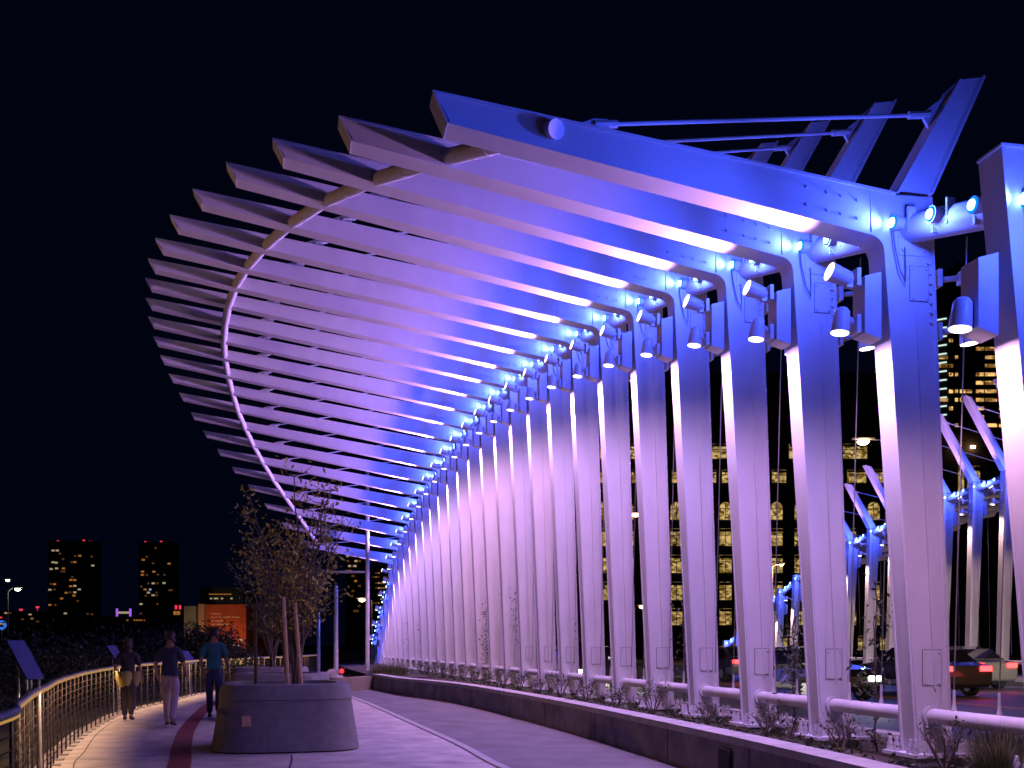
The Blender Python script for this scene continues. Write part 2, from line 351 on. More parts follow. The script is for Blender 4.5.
            if not far:
                c, d = flood(.72, sF, zl - .98, .12, 0, -1, True)
                pc = ((.95, .48, .86), (.76, .43, 1), (.7, .42, 1), (.94, .48, .9), (.8, .43, 1))[(i * 7 // 3) % 5]; spot('flood_lamp', c, tv * -.22 + sv * .1 + V(0, 0, -1), DOWN_W * (zl / 6) ** 1.2, pc, 156, 1, .06, root)
            else:
                c, d = flood(-.6, sF, zl - 1.0, -.2, 0, -1, True, -1)
                spot('flood_lamp', c, tv * .14 + sv * .1 + V(0, 0, -1), DOWN_W * 1.3, (1, .62, .6), 80, .9, .06, root)
            g = MB()   # junction box behind the flood brackets
            g.prism([(ti + .004, zl - 1.14), (ti + .004, zl - .52), (ti + .17, zl - .57), (ti + .17, zl - 1.09)], fr, s0 + .03, s1 - .03)
            g.build('cable_box', 'housing', col)
        if i < 30:
            j = i
            for k, s in enumerate((-.3, -.87, -1.43)):
                if i == -1 and k: break
                q = zl + (ZL[max(i - 1, -1)] - zl) * (-s / 1.77)
                c = Vector(fr((.27 - .006 * i if i < 24 else .2 + .025 * (i - 24)) if not far else -.1, s, q)); o_ = tv if not far else -tv
                f = MB(); f.tube([c - o_ * .14, c - o_ * .03, c + o_ * .02], [.045, .066, .072], 14)
                f.obox(c - o_ * .1 - sv * .1, tv * .04, sv * .012, V(0, 0, .11)); f.obox(c - o_ * .1 + sv * .1, tv * .04, sv * .012, V(0, 0, .11))
                if i % 1 == 0 and (i <= 26 or k == 0): pass
                fo = f.build('accent_light', 'housing', root, True)
                l = MB(); l.tube([c + o_ * .021, c + o_ * .03], [.064, .06], 14); l.build('lens_rim', 'ledrim', fo); l = MB(); l.tube([c + o_ * .03, c + o_ * .045, c + o_ * .05], [.044, .038, .016], 14); l.build('lens', 'ledcore', fo, True)
                if far and k != 1: continue
                pw = BLUE_W * (1.5 if far else 1)
                if k == 1: point('accent_lamp', c + o_ * .14 - V(0, 0, .02), pw * OMNI, BLUE_C, .07, root)
                elif k == 0: spot('accent_lamp', c + o_ * .1, o_ * 1 - sv * .05 + V(0, 0, .2), pw * .7, BLUE_C, 100, 1, .06, root)
                else: spot('accent_lamp', c + o_ * .1, o_ * 1 + sv * .22 + V(0, 0, .17), pw * 3.2, BLUE_C, 72, 1, .06, root)
    # ---- tubes
    n0, n1 = min(ids), max(ids)
    def poly(f): return [f(i) for i in ids]
    t = MB(); t.tube([frame(i, far)(.07, 0, ZL[i] - .03) for i in ids] if not far else [frame(i, far)(.07, 0, ZL[i] - .03) for i in ids], .13, 14)
    t.build('top_pipe', 'steel', root, True)
    t = MB(); t.tube([frame(i, far)(-.13, 0, .84) for i in ids if ZL[i] > 1.6], .072, 14); t.build('bottom_pipe', 'steel', root, True)
    arms = [i for i in ids if 1 <= i <= 23]
    pts = [Vector(frame(i, far)(RT[i], -FW / 2, ZR[i])) for i in arms]
    if arms[0] == 1: pts = [pts[0] + (pts[0] - pts[1]).normalized() * .2] + pts
    t = MB(); t.tube(pts, .082, 16); t.build('curved_tie_tube', 'steel', root, True)
    if not far:
        for i in arms:      # welded bands on the tube
            a = pts[arms.index(i) + 1]; b = pts[min(arms.index(i) + 2, len(pts) - 1)]
            if (b - a).length < .1: continue
            m = a.lerp(b, .5); d = (b - a).normalized(); g = MB(); g.tube([m - d * .012, m + d * .012], .088, 16); g.build('tube_joint', 'steel', root, True)
    for i in ids:           # two climbing cables per bay
        if i - 1 not in P or i < 0 or i > 27 or (far and i % 1): continue
        for f in (.34, .68):
            a = Vector(frame(i, far)(-.13, -1.77 * f, .84)); b = Vector(frame(i, far)(-.26, -1.77 * f, ZL[i] + (ZL[max(-1, i - 1)] - ZL[i]) * f - .12))
            c = MB(); c.tube([a + V(0, 0, .25), b], .006, 6)
            co = c.build('climbing_cable', 'cable', root)
            if not far and i < 14:
                g = MB(); g.tube([a + V(0, 0, .06), a + V(0, 0, .13), a + V(0, 0, .26)], [.028, .014, .012], 8); g.build('turnbuckle', 'steel', co)

# ---------------------------------------------------------------- the setting: ground, road, paths
def sheet(name, pts, z, m, kind='structure', th=0):
    b = MB(); n = len(pts); b.add([(p[0], p[1], z) for p in pts], [tuple(range(n))]); o = b.build(name, m); o['kind'] = kind; return o
def ribbon(name, left, right, z, m, kind='structure'):
    b = MB()
    for i in range(len(left) - 1):
        b.quad((*right[i], z), (*right[i + 1], z), (*left[i + 1], z), (*left[i], z))
    o = b.build(name, m); o['kind'] = kind; return o
sheet('ground', [(-1500, -60), (1500, -60), (1500, 2500), (-1500, 2500)], -.35, 'ground')
# walkway slab between the railing and the planting wall
RAIL = [(-1.4, -6), (-1.9, -2), (-2.4, 2.5), (-3.25, 6.34), (-3.8, 7.67), (-4.6, 9.6), (-5.25, 11.3), (-5.95, 13.1), (-6.97, 16.1), (-7.57, 18.1), (-8.05, 19.9), (-8.5, 21.7), (-8.9, 24.4), (-9.12, 26.8), (-9.35, 28.8), (-9.55, 31), (-9.5, 34), (-9.3, 37), (-9.0, 41), (-9.2, 46), (-10.5, 60)]
def smooth(pts, k=6):
    P_ = [Vector(p) for p in pts]; out = []
    for i in range(len(P_) - 1):
        a, b, c, d = P_[max(i - 1, 0)], P_[i], P_[i + 1], P_[min(i + 2, len(P_) - 1)]
        for j in range(k):
            u = j / k; out.append(.5 * ((2 * b) + (c - a) * u + (2 * a - 5 * b + 4 * c - d) * u * u + (3 * b - a - 3 * c + d) * u ** 3))
    return out + [P_[-1]]
RS = smooth(RAIL)
WALL = [(3.6, -4), (3.3, 2)] + [tuple(row(a, i)) for a, i in ((1.16, -1), (1.14, 0), (1.1, 1), (1.07, 2), (1.08, 4), (1.12, 6), (1.25, 8), (1.42, 10), (1.75, 11.5), (2.3, 13))] + [(-4.72, 33.9)]
WS = smooth(WALL)
walk = MB(); lp = [p for p in RS if p.y < 60]; 
poly = [(p.x - .25, p.y) for p in lp] + [(-10.7, 70), (-4, 70)] + [(-4.8, 40)] + [(p.x, p.y) for p in reversed(WS)]
walk.add([(x, y, 0) for x, y in poly] + [(x, y, -.45) for x, y in poly], [tuple(range(len(poly)))[::-1]] + [(i, (i + 1) % len(poly), len(poly) + (i + 1) % len(poly), len(poly) + i) for i in range(len(poly))])
wo = walk.build('walkway', 'deck'); wo['kind'] = 'structure'
STR = [(3.1, -4), (2.3, 4), (1.05, 8.6), (-.09, 12.2), (-.8, 15.15), (-2.17, 20.2), (-3.6, 25.4), (-4.77, 29.4), (-5.9, 34), (-6.8, 40)]
SS = smooth(STR)
ribbon('side_path', [(p.x, p.y) for p in SS], [tuple(WS[min(len(WS) - 1, int(i * (len(WS) - 1) / (len(SS) - 1)))]) for i in range(len(SS))], .004, 'dark_pave')
def off(pts, d):
    out = []
    for i, p in enumerate(pts):
        t = (pts[min(i + 1, len(pts) - 1)] - pts[max(i - 1, 0)]).normalized(); out.append((p.x - t.y * d, p.y + t.x * d))
    return out
ribbon('paving_edge_strip', off(SS, .06), off(SS, -.06), .008, 'curbstrip')
ribbon('strip_joint', off(SS, .085), off(SS, .065), .006, 'joint')
BAND = smooth([(-2.4, 6), (-3.2, 9), (-4.07, 12.2), (-4.95, 15), (-5.85, 18.07), (-6.95, 22.4), (-7.7, 26), (-8.0, 31), (-7.9, 38)])
ribbon('red_paving_band', off(BAND, .14), off(BAND, -.14), .005, 'band')
# saw-cut joints across the concrete
jm = MB()
for k in range(14):
    y = 3 + k * 3.4
    a = min(RS, key=lambda p: abs(p.y - y)); b = min(SS, key=lambda p: abs(p.y - y + .6))
    a3, b3 = V(a.x + .1, a.y, .003), V(b.x - .1, b.y, .003); t = (b3 - a3).normalized(); n = V(-t.y, t.x, 0) * .009
    jm.quad(a3 - n, b3 - n, b3 + n, a3 + n)
J1 = smooth([(-3.6, 8.5), (-5.35, 12.2), (-5.99, 14), (-7.1, 17.2), (-8.1, 21), (-8.75, 27)]); q = off(J1, .008); q2 = off(J1, -.008)
for i in range(len(q) - 1): jm.quad((*q2[i], .003), (*q2[i + 1], .003), (*q[i + 1], .003), (*q[i], .003))
J2 = smooth([(-2.2, 9), (-2.75, 12.4), (-3.0, 13.6)]); q = off(J2, .012); q2 = off(J2, -.012)
for i in range(len(q) - 1): jm.quad((*q2[i], .0035), (*q2[i + 1], .0035), (*q[i + 1], .0035), (*q[i], .0035))
jo = jm.build('paving_joint', 'joint'); jo['kind'] = 'structure'
# planting bed behind the wall, road beyond it
ids = [i for i in range(-1, 31)]
bedL = [tuple(p) for p in WS]; bedR = [tuple(row(-1.35, max(-1, min(30, (p.y - 7.8) / 1.73)))) if p.y > 6 else (p.x + 2.6, p.y) for p in WS]
bm_ = MB()
for i in range(len(bedL) - 1): bm_.quad((*bedR[i], .38), (*bedR[i + 1], .38), (*bedL[i + 1], .38), (*bedL[i], .38))
e0 = [tuple(row(-1.35, i)) for i in range(16, 31)] + [(-7.0, 63)]; e1 = [(-4.75, 33.9)] + [tuple(row(2.4, i)) for i in range(17, 31)] + [(-11.5, 63.5)]
for i in range(len(e0) - 1): bm_.quad((*e0[i], .379), (*e0[i + 1], .379), (*e1[i + 1], .379), (*e1[i], .379))
bo = bm_.build('planting_bed', 'soil'); bo['kind'] = 'structure'
T12, N12 = axes(12)
def road(u, v, z=0.0):    # u metres from the steel row towards the road, v metres along it from rib 12
    p = P[12] - N12 * u + T12 * v; return V(p.x, p.y, z)
def rs(name, u0, u1, v0, v1, z, m):
    b = MB(); b.quad(road(u0, v0, z), road(u1, v0, z), road(u1, v1, z), road(u0, v1, z)); o = b.build(name, m); o['kind'] = 'structure'; return o
rs('road', 1.2, 20.6, -40, 420, -.004, 'asphalt')
rs('centre_line', 10.85, 10.97, -40, 400, .001, 'yellow'); rs('centre_line', 11.15, 11.27, -40, 400, .001, 'yellow')
rs('edge_line', 2.3, 2.42, -40, 400, .001, 'white'); rs('edge_line', 19.6, 19.72, -40, 400, .001, 'white')
for u in (6.6, 15.3):
    for k in range(16): rs('lane_dash', u, u + .12, -38 + k * 9, -35 + k * 9, .001, 'white')
rs('far_pavement', 20.9, 27, -40, 70, .15, 'deck')
def curb(name, u0, u1, z1, v0=-40, v1=70, m='curbstrip'):
    b = MB(); b.hexa([road(u0, v0, -.1), road(u1, v0, -.1), road(u1, v1, -.1), road(u0, v1, -.1), road(u0, v0, z1), road(u1, v0, z1), road(u1, v1, z1), road(u0, v1, z1)])
    o = b.build(name, m); o['kind'] = 'structure'; return o
curb('kerb', 20.6, 20.9, .16)
# low retaining wall of the planting bed
def wallmesh(pts, w0, w1, z0, z1):
    b = MB(); a = off(pts, w0); c = off(pts, w1); n = len(a)
    vs = [(*p, z) for z in (z0, z1) for l in (a, c) for p in l]
    fs = []
    for i in range(n - 1):
        A, C, A1, C1 = i, n + i, 2 * n + i, 3 * n + i
        fs += [(A, A + 1, A1 + 1, A1), (C + 1, C, C1, C1 + 1), (A1, A1 + 1, C1 + 1, C1), (A + 1, A, C, C + 1)]
    fs += [(0, 2 * n, 3 * n, n), (n - 1, 2 * n - 1, 4 * n - 1, 3 * n - 1)]
    b.add(vs, fs); return b
wt = thing('retaining_wall', 'low concrete planter wall with pale coping running along the foot of the purple columns', 'wall', (*WS[20], 0))
def wadd(mb, name, m, par=wt, bevel=0):
    o = mb.build(name, m, par, bevel=bevel); o.matrix_parent_inverse = Matrix.Translation(-Vector(par.location)); return o
wadd(wallmesh(WS, 0, -.2, -.3, .44), 'wall_body', 'concrete')
wadd(wallmesh(WS, .025, -.3, .442, .52), 'coping', 'coping')
for i in range(8, len(WS) - 2, 5):
    p, q_ = WS[i], WS[i + 1]; t = (q_ - p).normalized(); b = MB(); n = V(-t.y, t.x, 0)
    b.obox(V(p.x, p.y, .22) + n * .001, V(t.x, t.y, 0) * .006, n * .004, V(0, 0, .218)); wadd(b, 'wall_joint', 'joint')
p = row(1.1, 1.9); t = axes(2)[0]; b = MB(); n = V(-t.y, t.x, 0); b.obox(V(p.x, p.y, .25) + n * .012, V(t.x, t.y, 0) * .14, n * .012, V(0, 0, .12)); wadd(b, 'wall_vent', 'joint')
b = MB(); k0 = [Vector(row(-1.4, i)) for i in range(-1, 31)]
bw = wallmesh(k0, 0, -.25, -.2, .42); o = bw.build('kerb_wall', 'coping'); tag(o, 'pale concrete kerb wall between the planting bed and the road, behind the columns', 'wall')
tw = thing('end_wall', 'tan curved low wall closing the planting bed beside the tall pole', 'wall', (-4.75, 33.9, 0))
ew = smooth([(-4.73, 33.92), (-5.0, 32.6), (-5.5, 31.9), (-6.1, 32.3), (-6.6, 34), (-7.1, 38), (-8, 44)]); wadd(wallmesh(ew, 0, -.3, -.3, .45), 'wall_body', 'paleb', tw)

# ---------------------------------------------------------------- the steel canopies
c1 = thing('steel_canopy', 'huge white steel rib canopy over the walkway, lit blue and purple', 'canopy', (0, 0, 0))
canopy(c1, ids)
c2 = thing('steel_canopy', 'smaller looking mirrored rib canopy on the far side of the road, at right', 'canopy', (0, 0, 0))
canopy(c2, list(range(13, 31)), True)

# ---------------------------------------------------------------- railing
rl = thing('metal_railing', 'curved metal railing with lit handrail along the left edge of the walkway', 'railing', (0, 0, 0))
RR = [p for p in RS if 2 < p.y < 48]
ht = 1.04
b = MB(); b.tube([(p.x, p.y, ht) for p in RR], .032, 10); hr = b.build('top_rail', 'rail', rl, True)
b = MB(); b.tube([(p[0], p[1], ht - .034) for p in off(RR, -.012)], .012, 6); b.build('light_strip', 'amber', hr)
for k in range(9):
    b = MB(); b.tube([(p.x, p.y, .13 + k * .095) for p in RR], .006, 5); b.build('cable', 'rod', rl)
d_acc = 0; last = RR[0]; posts = []
for p in RR:
    seg = (p - last).length
    while d_acc + seg >= .62:
        f = (.62 - d_acc) / seg; last = last.lerp(p, f); posts.append(last.copy()); seg = (p - last).length; d_acc = 0
    d_acc += seg; last = p
for i, p in enumerate(posts[:76]):
    k = min(range(len(RR)), key=lambda j: (RR[j] - p).length); t = (RR[min(k + 1, len(RR) - 1)] - RR[max(k - 1, 0)]).normalized(); a = math.atan2(t.y, t.x)
    b = MB(); b.box((p.x, p.y, ht / 2 - .01), .075 if i % 3 else .09, .016, ht - .06, a); po = b.build('post', 'post', rl)
    b = MB(); b.box((p.x + .05, p.y - .02, .012), .14, .1, .024, a); b.build('foot_plate', 'galv', po)
for i in range(9, len(RR) - 3, 4):
    p, q_ = RR[i], RR[min(i + 4, len(RR) - 1)]; m = (p + q_) / 2; t = (q_ - p); L = t.length; t.normalize()
    l = bpy.data.lights.new('handrail_lamp', 'AREA'); l.shape = 'RECTANGLE'; l.size = L; l.size_y = .03; l.energy = 10 * L; l.color = (1, .56, .28)
    o = bpy.data.objects.new('handrail_lamp', l); link(o, rl); o.location = (m.x + t.y * .2, m.y - t.x * .2, ht - .06)
    o.rotation_euler = Matrix((Vector((t.x, t.y, 0)), V(0, 0, 1).cross(V(t.x, t.y, 0)) * 1, V(0, 0, 1))).transposed().to_euler()
    o.rotation_euler.rotate_axis('X', R(40)); l.spread = R(160)
# information panels outside the railing
def panel(x0, y0, x1, y1, d, label, wpx=9):
    top, bot = px(x0, y0, d), px(x1, y1, d - .1); c = (top + bot) / 2
    r = thing('information_panel', label, 'sign', (c.x, c.y, 0), group='information panels beyond the railing')
    ax = (bot - top) / 2; side = V(.35, .94, 0) * (wpx * d / 1000) * 1.2; nn = ax.cross(side).normalized() * .012
    b = MB(); b.obox(V(0, 0, c.z), ax, side, nn); b.build('panel', 'sign', r)
    for s in (-.7, .7):
        for u in (-.1, .75):
            p0 = V(0, 0, c.z) + ax * u + side * s; b = MB(); b.tube([p0, V(p0.x + .04, p0.y, -.34)], .016, 8); b.build('leg', 'galv', r)
panel(15, 641, 35, 679, 10.2, 'nearest slanted blue information panel beyond the railing at far left')
panel(111, 646, 121, 662, 22.6, 'middle slanted information panel standing beyond the railing left of the walkers', 5)
panel(184, 651, 193, 664, 30, 'farthest slanted information panel between the two walkers on the right', 5)

# ---------------------------------------------------------------- planters
def planter(cx, cy, wx, wy, h, label, rz=0):
    r = thing('concrete_planter', label, 'planter', (cx, cy, 0), rz, 'tapered concrete planters along the walkway')
    def ring(a, b, z, n=48):
        out = []
        for k in range(n):
            th = 2 * math.pi * k / n; c, s_ = math.cos(th), math.sin(th); e = .5
            out.append((a / 2 * math.copysign(abs(c) ** e, c), b / 2 * math.copysign(abs(s_) ** e, s_), z))
        return out
    prof = [(1.0, .02), (.895, .76 * h), (.895, .765 * h), (.91, .775 * h), (.885, .93 * h), (.86, .985 * h), (.825, h), (.7, h), (.68, .9 * h)]
    b = MB(); n = 48; vs = []; fs = []
    for a, z in prof: vs += ring(wx * a, wy * a, z)
    for i in range(len(prof) - 1):
        for k in range(n): fs.append((i * n + k, i * n + (k + 1) % n, (i + 1) * n + (k + 1) % n, (i + 1) * n + k))
    b.add(vs, fs); b.build('planter_box', 'planterc', r, True)
    b = MB(); b.add(ring(wx * .685, wy * .685, .9 * h), [tuple(range(n))]); b.build('soil', 'soil', r)
    return r
p1 = planter(-3.36, 14.85, 2.1, 2.1, .95, 'big tapered concrete planter with small plate, nearest of the row', R(14))
p2 = planter(-4.75, 20.6, 2.05, 2.0, .93, 'second concrete planter, behind the nearest one, holding a bushy dark tree')
p3 = planter(-6.3, 26.2, 2.0, 2.0, .93, 'farthest concrete planter of the row, beyond the second one')
b = MB(); b.obox(V(-.55, -.965, .45), V(.06, 0, 0), V(0, .012, .0), V(0, .002, .075)); b.build('planter_plate', 'stake', p1)  # small tan plate on the planter face, gives no light

# ---------------------------------------------------------------- vegetation
def leaves(mb, c, r, n, size, rng, squash=1):
    for _ in range(n):
        p = V(rng.gauss(0, 1), rng.gauss(0, 1), rng.gauss(0, 1) * squash); p = Vector(c) + p * r * .5
        a = V(rng.uniform(-1, 1), rng.uniform(-1, 1), rng.uniform(-1, 1)).normalized(); q = a.cross(V(rng.uniform(-1, 1), rng.uniform(-1, 1), .3)).normalized()
        s_ = size * rng.uniform(.6, 1.3)
        mb.add([p - a * s_, p + q * s_ * .42, p + a * s_, p - q * s_ * .42], [(0, 1, 2, 3)])
def small_tree(name, x, y, z0, h, label, seed, stems=9, spread=.9, leafm='leaf', nleaf=26, grp='slender trees in the concrete planters'):
    rng = random.Random(seed); r = thing(name, label, 'tree', (x, y, z0), group=grp)
    t = MB(); lf = MB()
    for k in range(stems):
        a = 2 * math.pi * k / stems + rng.uniform(-.3, .3); sp = spread * rng.uniform(.35, 1.0); hh = h * rng.uniform(.65, 1)
        pts = [V(math.cos(a) * .06, math.sin(a) * .06, -.1)]
        for j in range(1, 9):
            u = j / 8; pts.append(V(math.cos(a) * sp * u ** 1.5 + rng.uniform(-.04, .04), math.sin(a) * sp * u ** 1.5 + rng.uniform(-.04, .04), hh * u))
        t.tube(pts, [.026 * (1 - u / 9.5) + .003 for u in range(9)], 6)
        for j in range(3, 9):
            for m in range(rng.choice((2, 3))):
                a2 = rng.uniform(0, 6.28); l = rng.uniform(.2, .55) * (1.3 - j / 10); e = pts[j] + V(math.cos(a2) * l, math.sin(a2) * l, rng.uniform(.1, .5) * l + .05)
                mid = pts[j].lerp(e, .5) + V(0, 0, -.03); t.tube([pts[j], mid, e], [.009, .006, .003], 5)
                for u in (.35, .6, .8, 1.0): leaves(lf, pts[j].lerp(e, u), .16, int(nleaf * rng.uniform(.05, .35)), .04, rng)
            leaves(lf, pts[j], .18, int(nleaf * .12), .04, rng)
    t.build('trunk', 'bark', r, True); lf.build('crown', leafm, r); return r
small_tree('planter_tree', -3.2, 14.9, .86, 3.05, 'sparse golden leaved young tree staked in the nearest planter', 3, 13, 1.0, 'leaf', 13)
small_tree('planter_tree', -4.6, 20.6, .84, 2.9, 'bushy dark leaved tree rising from the second planter', 11, 12, 1.2, 'leaf2', 24)
small_tree('planter_tree', -6.3, 26.2, .84, 2.9, 'dark tree in the farthest planter, mostly hidden by the bushy one', 12, 9, 1.1, 'leaf2', 20)
for (xa, ya, xb, yb, d, m, lab) in ((255, 605, 256, 673, 15.2, 'bark', 'dark thin wooden stake left of the tree in the nearest planter'), (283.5, 597, 288, 684, 14.4, 'stake', 'taller pale wooden stake leaning in the nearest planter'), (295, 604, 301.5, 683, 14.5, 'stake', 'shorter pale wooden stake right of the taller one in the planter')):
    a = px(xa, ya, d); bb = px(xb, yb, d); bb.z = .86; b = MB(); b.tube([bb - bb, a - bb], [.03, .026], 8); o = b.build('tree_stake', m, None, True); o.location = bb
    tag(o, lab, 'stake', 'tree stakes in the nearest planter')
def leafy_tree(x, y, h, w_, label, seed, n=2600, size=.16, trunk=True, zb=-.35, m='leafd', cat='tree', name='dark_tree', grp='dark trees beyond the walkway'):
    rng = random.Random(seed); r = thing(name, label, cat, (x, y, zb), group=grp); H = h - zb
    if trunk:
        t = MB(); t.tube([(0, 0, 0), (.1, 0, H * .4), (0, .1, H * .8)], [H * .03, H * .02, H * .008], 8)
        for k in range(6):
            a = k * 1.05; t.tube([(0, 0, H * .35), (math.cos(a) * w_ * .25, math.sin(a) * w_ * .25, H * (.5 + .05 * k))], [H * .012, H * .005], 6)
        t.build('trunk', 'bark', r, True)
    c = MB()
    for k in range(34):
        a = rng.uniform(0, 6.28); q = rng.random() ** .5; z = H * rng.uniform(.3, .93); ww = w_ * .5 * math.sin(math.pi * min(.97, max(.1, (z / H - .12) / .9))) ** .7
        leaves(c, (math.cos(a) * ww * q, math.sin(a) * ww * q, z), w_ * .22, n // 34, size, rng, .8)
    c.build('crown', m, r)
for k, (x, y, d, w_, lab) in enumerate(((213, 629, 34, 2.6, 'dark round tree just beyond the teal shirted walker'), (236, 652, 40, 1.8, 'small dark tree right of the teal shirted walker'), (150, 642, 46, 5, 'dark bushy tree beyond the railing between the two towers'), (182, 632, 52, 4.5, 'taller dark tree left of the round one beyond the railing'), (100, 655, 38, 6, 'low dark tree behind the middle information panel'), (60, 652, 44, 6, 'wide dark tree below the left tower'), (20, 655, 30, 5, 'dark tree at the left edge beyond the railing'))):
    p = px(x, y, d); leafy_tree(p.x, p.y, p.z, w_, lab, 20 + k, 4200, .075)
# climbing plants on the cables
def vine(i, f, z0, z1, dens, seed, label, wid=.12, m='leaf2'):
    rng = random.Random(seed); fr = frame(i); x, y, _ = fr(-.26, -1.77 * f, 0)
    r = thing('climbing_plant', label, 'vine', (x, y, .38), group='climbing plants on the cables'); t = MB(); c = MB()
    for k in range(3):
        pts = [V(rng.uniform(-.05, .05), rng.uniform(-.05, .05), 0)] + [V(rng.uniform(-.03, .03), rng.uniform(-.03, .03), z - .38) for z in [.6 + (z1 - .6) * j / 8 for j in range(9)]]
        t.tube(pts, .006, 5)
    n = int((z1 - z0) / .09)
    for k in range(n):
        z = z0 + (z1 - z0) * k / n; leaves(c, (rng.uniform(-wid, wid) * .7, rng.uniform(-wid, wid) * .7, z - .38), wid * 1.5, int(dens * 2.6 * rng.uniform(.3, 1.6)), .034, rng)
    t.build('stem', 'bark', r, True); c.build('foliage', m, r)
vine(3, .5, .9, 1.85, 11, 1, 'dense low vine with red tips between the second and third columns from the right', .13)
vine(2, .5, .9, 2.1, 7, 2, 'sparse vine on the cable between the two nearest full columns', .12)
vine(5, .5, 1.3, 2.3, 6, 3, 'vine with reaching top shoots right of the fifth column', .15)
vine(8, .5, 1.6, 3.3, 4, 4, 'very tall thin vine reaching high left of the lamp lit gaps', .1)
vine(11, .4, 1.4, 3.0, 7, 5, 'slim dark vine near the middle of the column row', .14)
vine(12, .6, 2.5, 3.6, 5, 6, 'thin high vine just left of the slim middle one', .1)
vine(13, .5, .7, 2.8, 17, 7, 'densest dark climbing vine of the row, bushy at its foot', .2)
vine(17, .5, 1.6, 2.3, 7, 8, 'short tufted vine against the far columns', .15)
vine(20, .5, 1.0, 2.5, 9, 9, 'dark vine on the distant columns, right of the farthest vine', .16)
vine(22, .5, 1.0, 2.9, 10, 10, 'farthest dark vine on the distant columns', .18)
def bare_shrub(i, f, a, h, seed, label, lf=8):
    rng = random.Random(seed); x, y = row(a, i - f); r = thing('bare_shrub', label, 'shrub', (x, y, .38), group='shrubs at the foot of the columns'); t = MB(); c = MB()
    for k in range(9):
        an = k * .75 + rng.uniform(0, .4); e = V(math.cos(an) * h * .35, math.sin(an) * h * .35, h * rng.uniform(.6, 1))
        m_ = e * .5 + V(math.cos(an + 1) * .04, math.sin(an + 1) * .04, .03); t.tube([(0, 0, 0), m_, e], [.01, .007, .003], 5)
        for j in range(3):
            e2 = m_.lerp(e, rng.random()) + V(rng.uniform(-.1, .1), rng.uniform(-.1, .1), rng.uniform(.03, .12)); t.tube([m_.lerp(e, .3 * j), e2], [.005, .002], 4); leaves(c, e2, .07, lf // 3, .022, rng)
        leaves(c, e, .1, lf, .022, rng)
    t.build('stem', 'bark', r); c.build('foliage', 'leaf2', r)
for k, (i, f, h, lab) in enumerate(((1, .45, .48, 'nearest bare twiggy shrub beside the closest column base'), (2, .45, .42, 'bare shrub on the bed between the second and third column bases'), (3, .5, .38, 'small twiggy shrub by the third column base'), (4, .5, .34, 'small shrub by the fourth column base'))): bare_shrub(i, f, .1, h, 60 + k, lab, 5)
ORD = 'zeroth first second third fourth fifth sixth seventh eighth ninth tenth eleventh twelfth thirteenth fourteenth fifteenth sixteenth seventeenth eighteenth nineteenth twentieth twenty-first'.split()
for k in range(5, 20):
    bare_shrub(k, .5, .25, .3 + .1 * (k % 3), 70 + k, 'small leafy shrub between the %s and %s columns, counted from the right edge' % (ORD[k], ORD[k + 1]), 14)
def grass(x, y, z, rad, h, n, seed, label, grp=None):
    rng = random.Random(seed); b = MB()
    for _ in range(n):
        a = rng.uniform(0, 6.28); q = rng.random() * rad; o3 = V(math.cos(a) * q * .5, math.sin(a) * q * .5, 0); a2 = a + rng.uniform(-.7, .7); l = h * rng.uniform(.5, 1.1)
        out = rng.uniform(.1, .75); pts = [o3 + V(math.cos(a2) * out * l * u ** 1.7, math.sin(a2) * out * l * u ** 1.7, l * (u - .25 * out * u * u)) for u in (0, .35, .7, 1)]
        sd = V(-math.sin(a2), math.cos(a2), 0) * .004
        for j in range(3):
            w0, w1 = 1 - j / 3.2, 1 - (j + 1) / 3.2; b.quad(pts[j] - sd * w0, pts[j] + sd * w0, pts[j + 1] + sd * w1, pts[j + 1] - sd * w1)
    o = b.build('grass_clump', 'grass'); o.location = (x, y, z); tag(o, label, 'grass', grp)
grass(4.15, 8.45, .38, .42, .5, 1500, 1, 'spiky ornamental grass clump at the lower right corner')
grass(3.9, 8.0, .38, .4, .42, 900, 4, 'lower grass tuft in front of the spiky corner clump')
for k in range(7):
    x, y = px(374 + 4.5 * k, 665, 34.6 + .3 * k).x, 34.8 + .35 * k
    grass(x, y, .38, .5, .62, 260, 90 + k, '%s upright green grass clump from the left, at the far end of the bed' % 'first second third fourth fifth sixth seventh'.split()[k], 'grass clumps at the far end of the bed')
rng = random.Random(5); b = MB()
for i in range(0, 20):
    for k in range(44):
        p = row(rng.uniform(-1.2, .8), i - rng.random()); leaves(b, (p.x, p.y, .43 + .08 * rng.random() ** 2), .15, 8, .035, rng, .6)
o = b.build('ground_cover', 'leaf2'); tag(o, 'low leafy ground cover on the planting bed', 'ground cover', kind='stuff')

b = MB()
for k in range(900):
    j = rng.uniform(1.5, len(WS) - 2); p = WS[int(j)].lerp(WS[int(j) + 1], j % 1); dd = abs(rng.gauss(0, .22)) + .03
    x, y, a = p.x - dd, p.y, rng.uniform(0, 6.28); u = V(math.cos(a), math.sin(a), rng.uniform(-.2, .4)) * .022; v_ = V(-math.sin(a), math.cos(a), .1) * .013
    c = V(x, y, .024); b.quad(c - u, c + v_, c + u, c - v_)
o = b.build('fallen_leaves', 'litter'); tag(o, 'small fallen leaves scattered on the paving along the foot of the low wall', 'fallen leaves', kind='stuff')

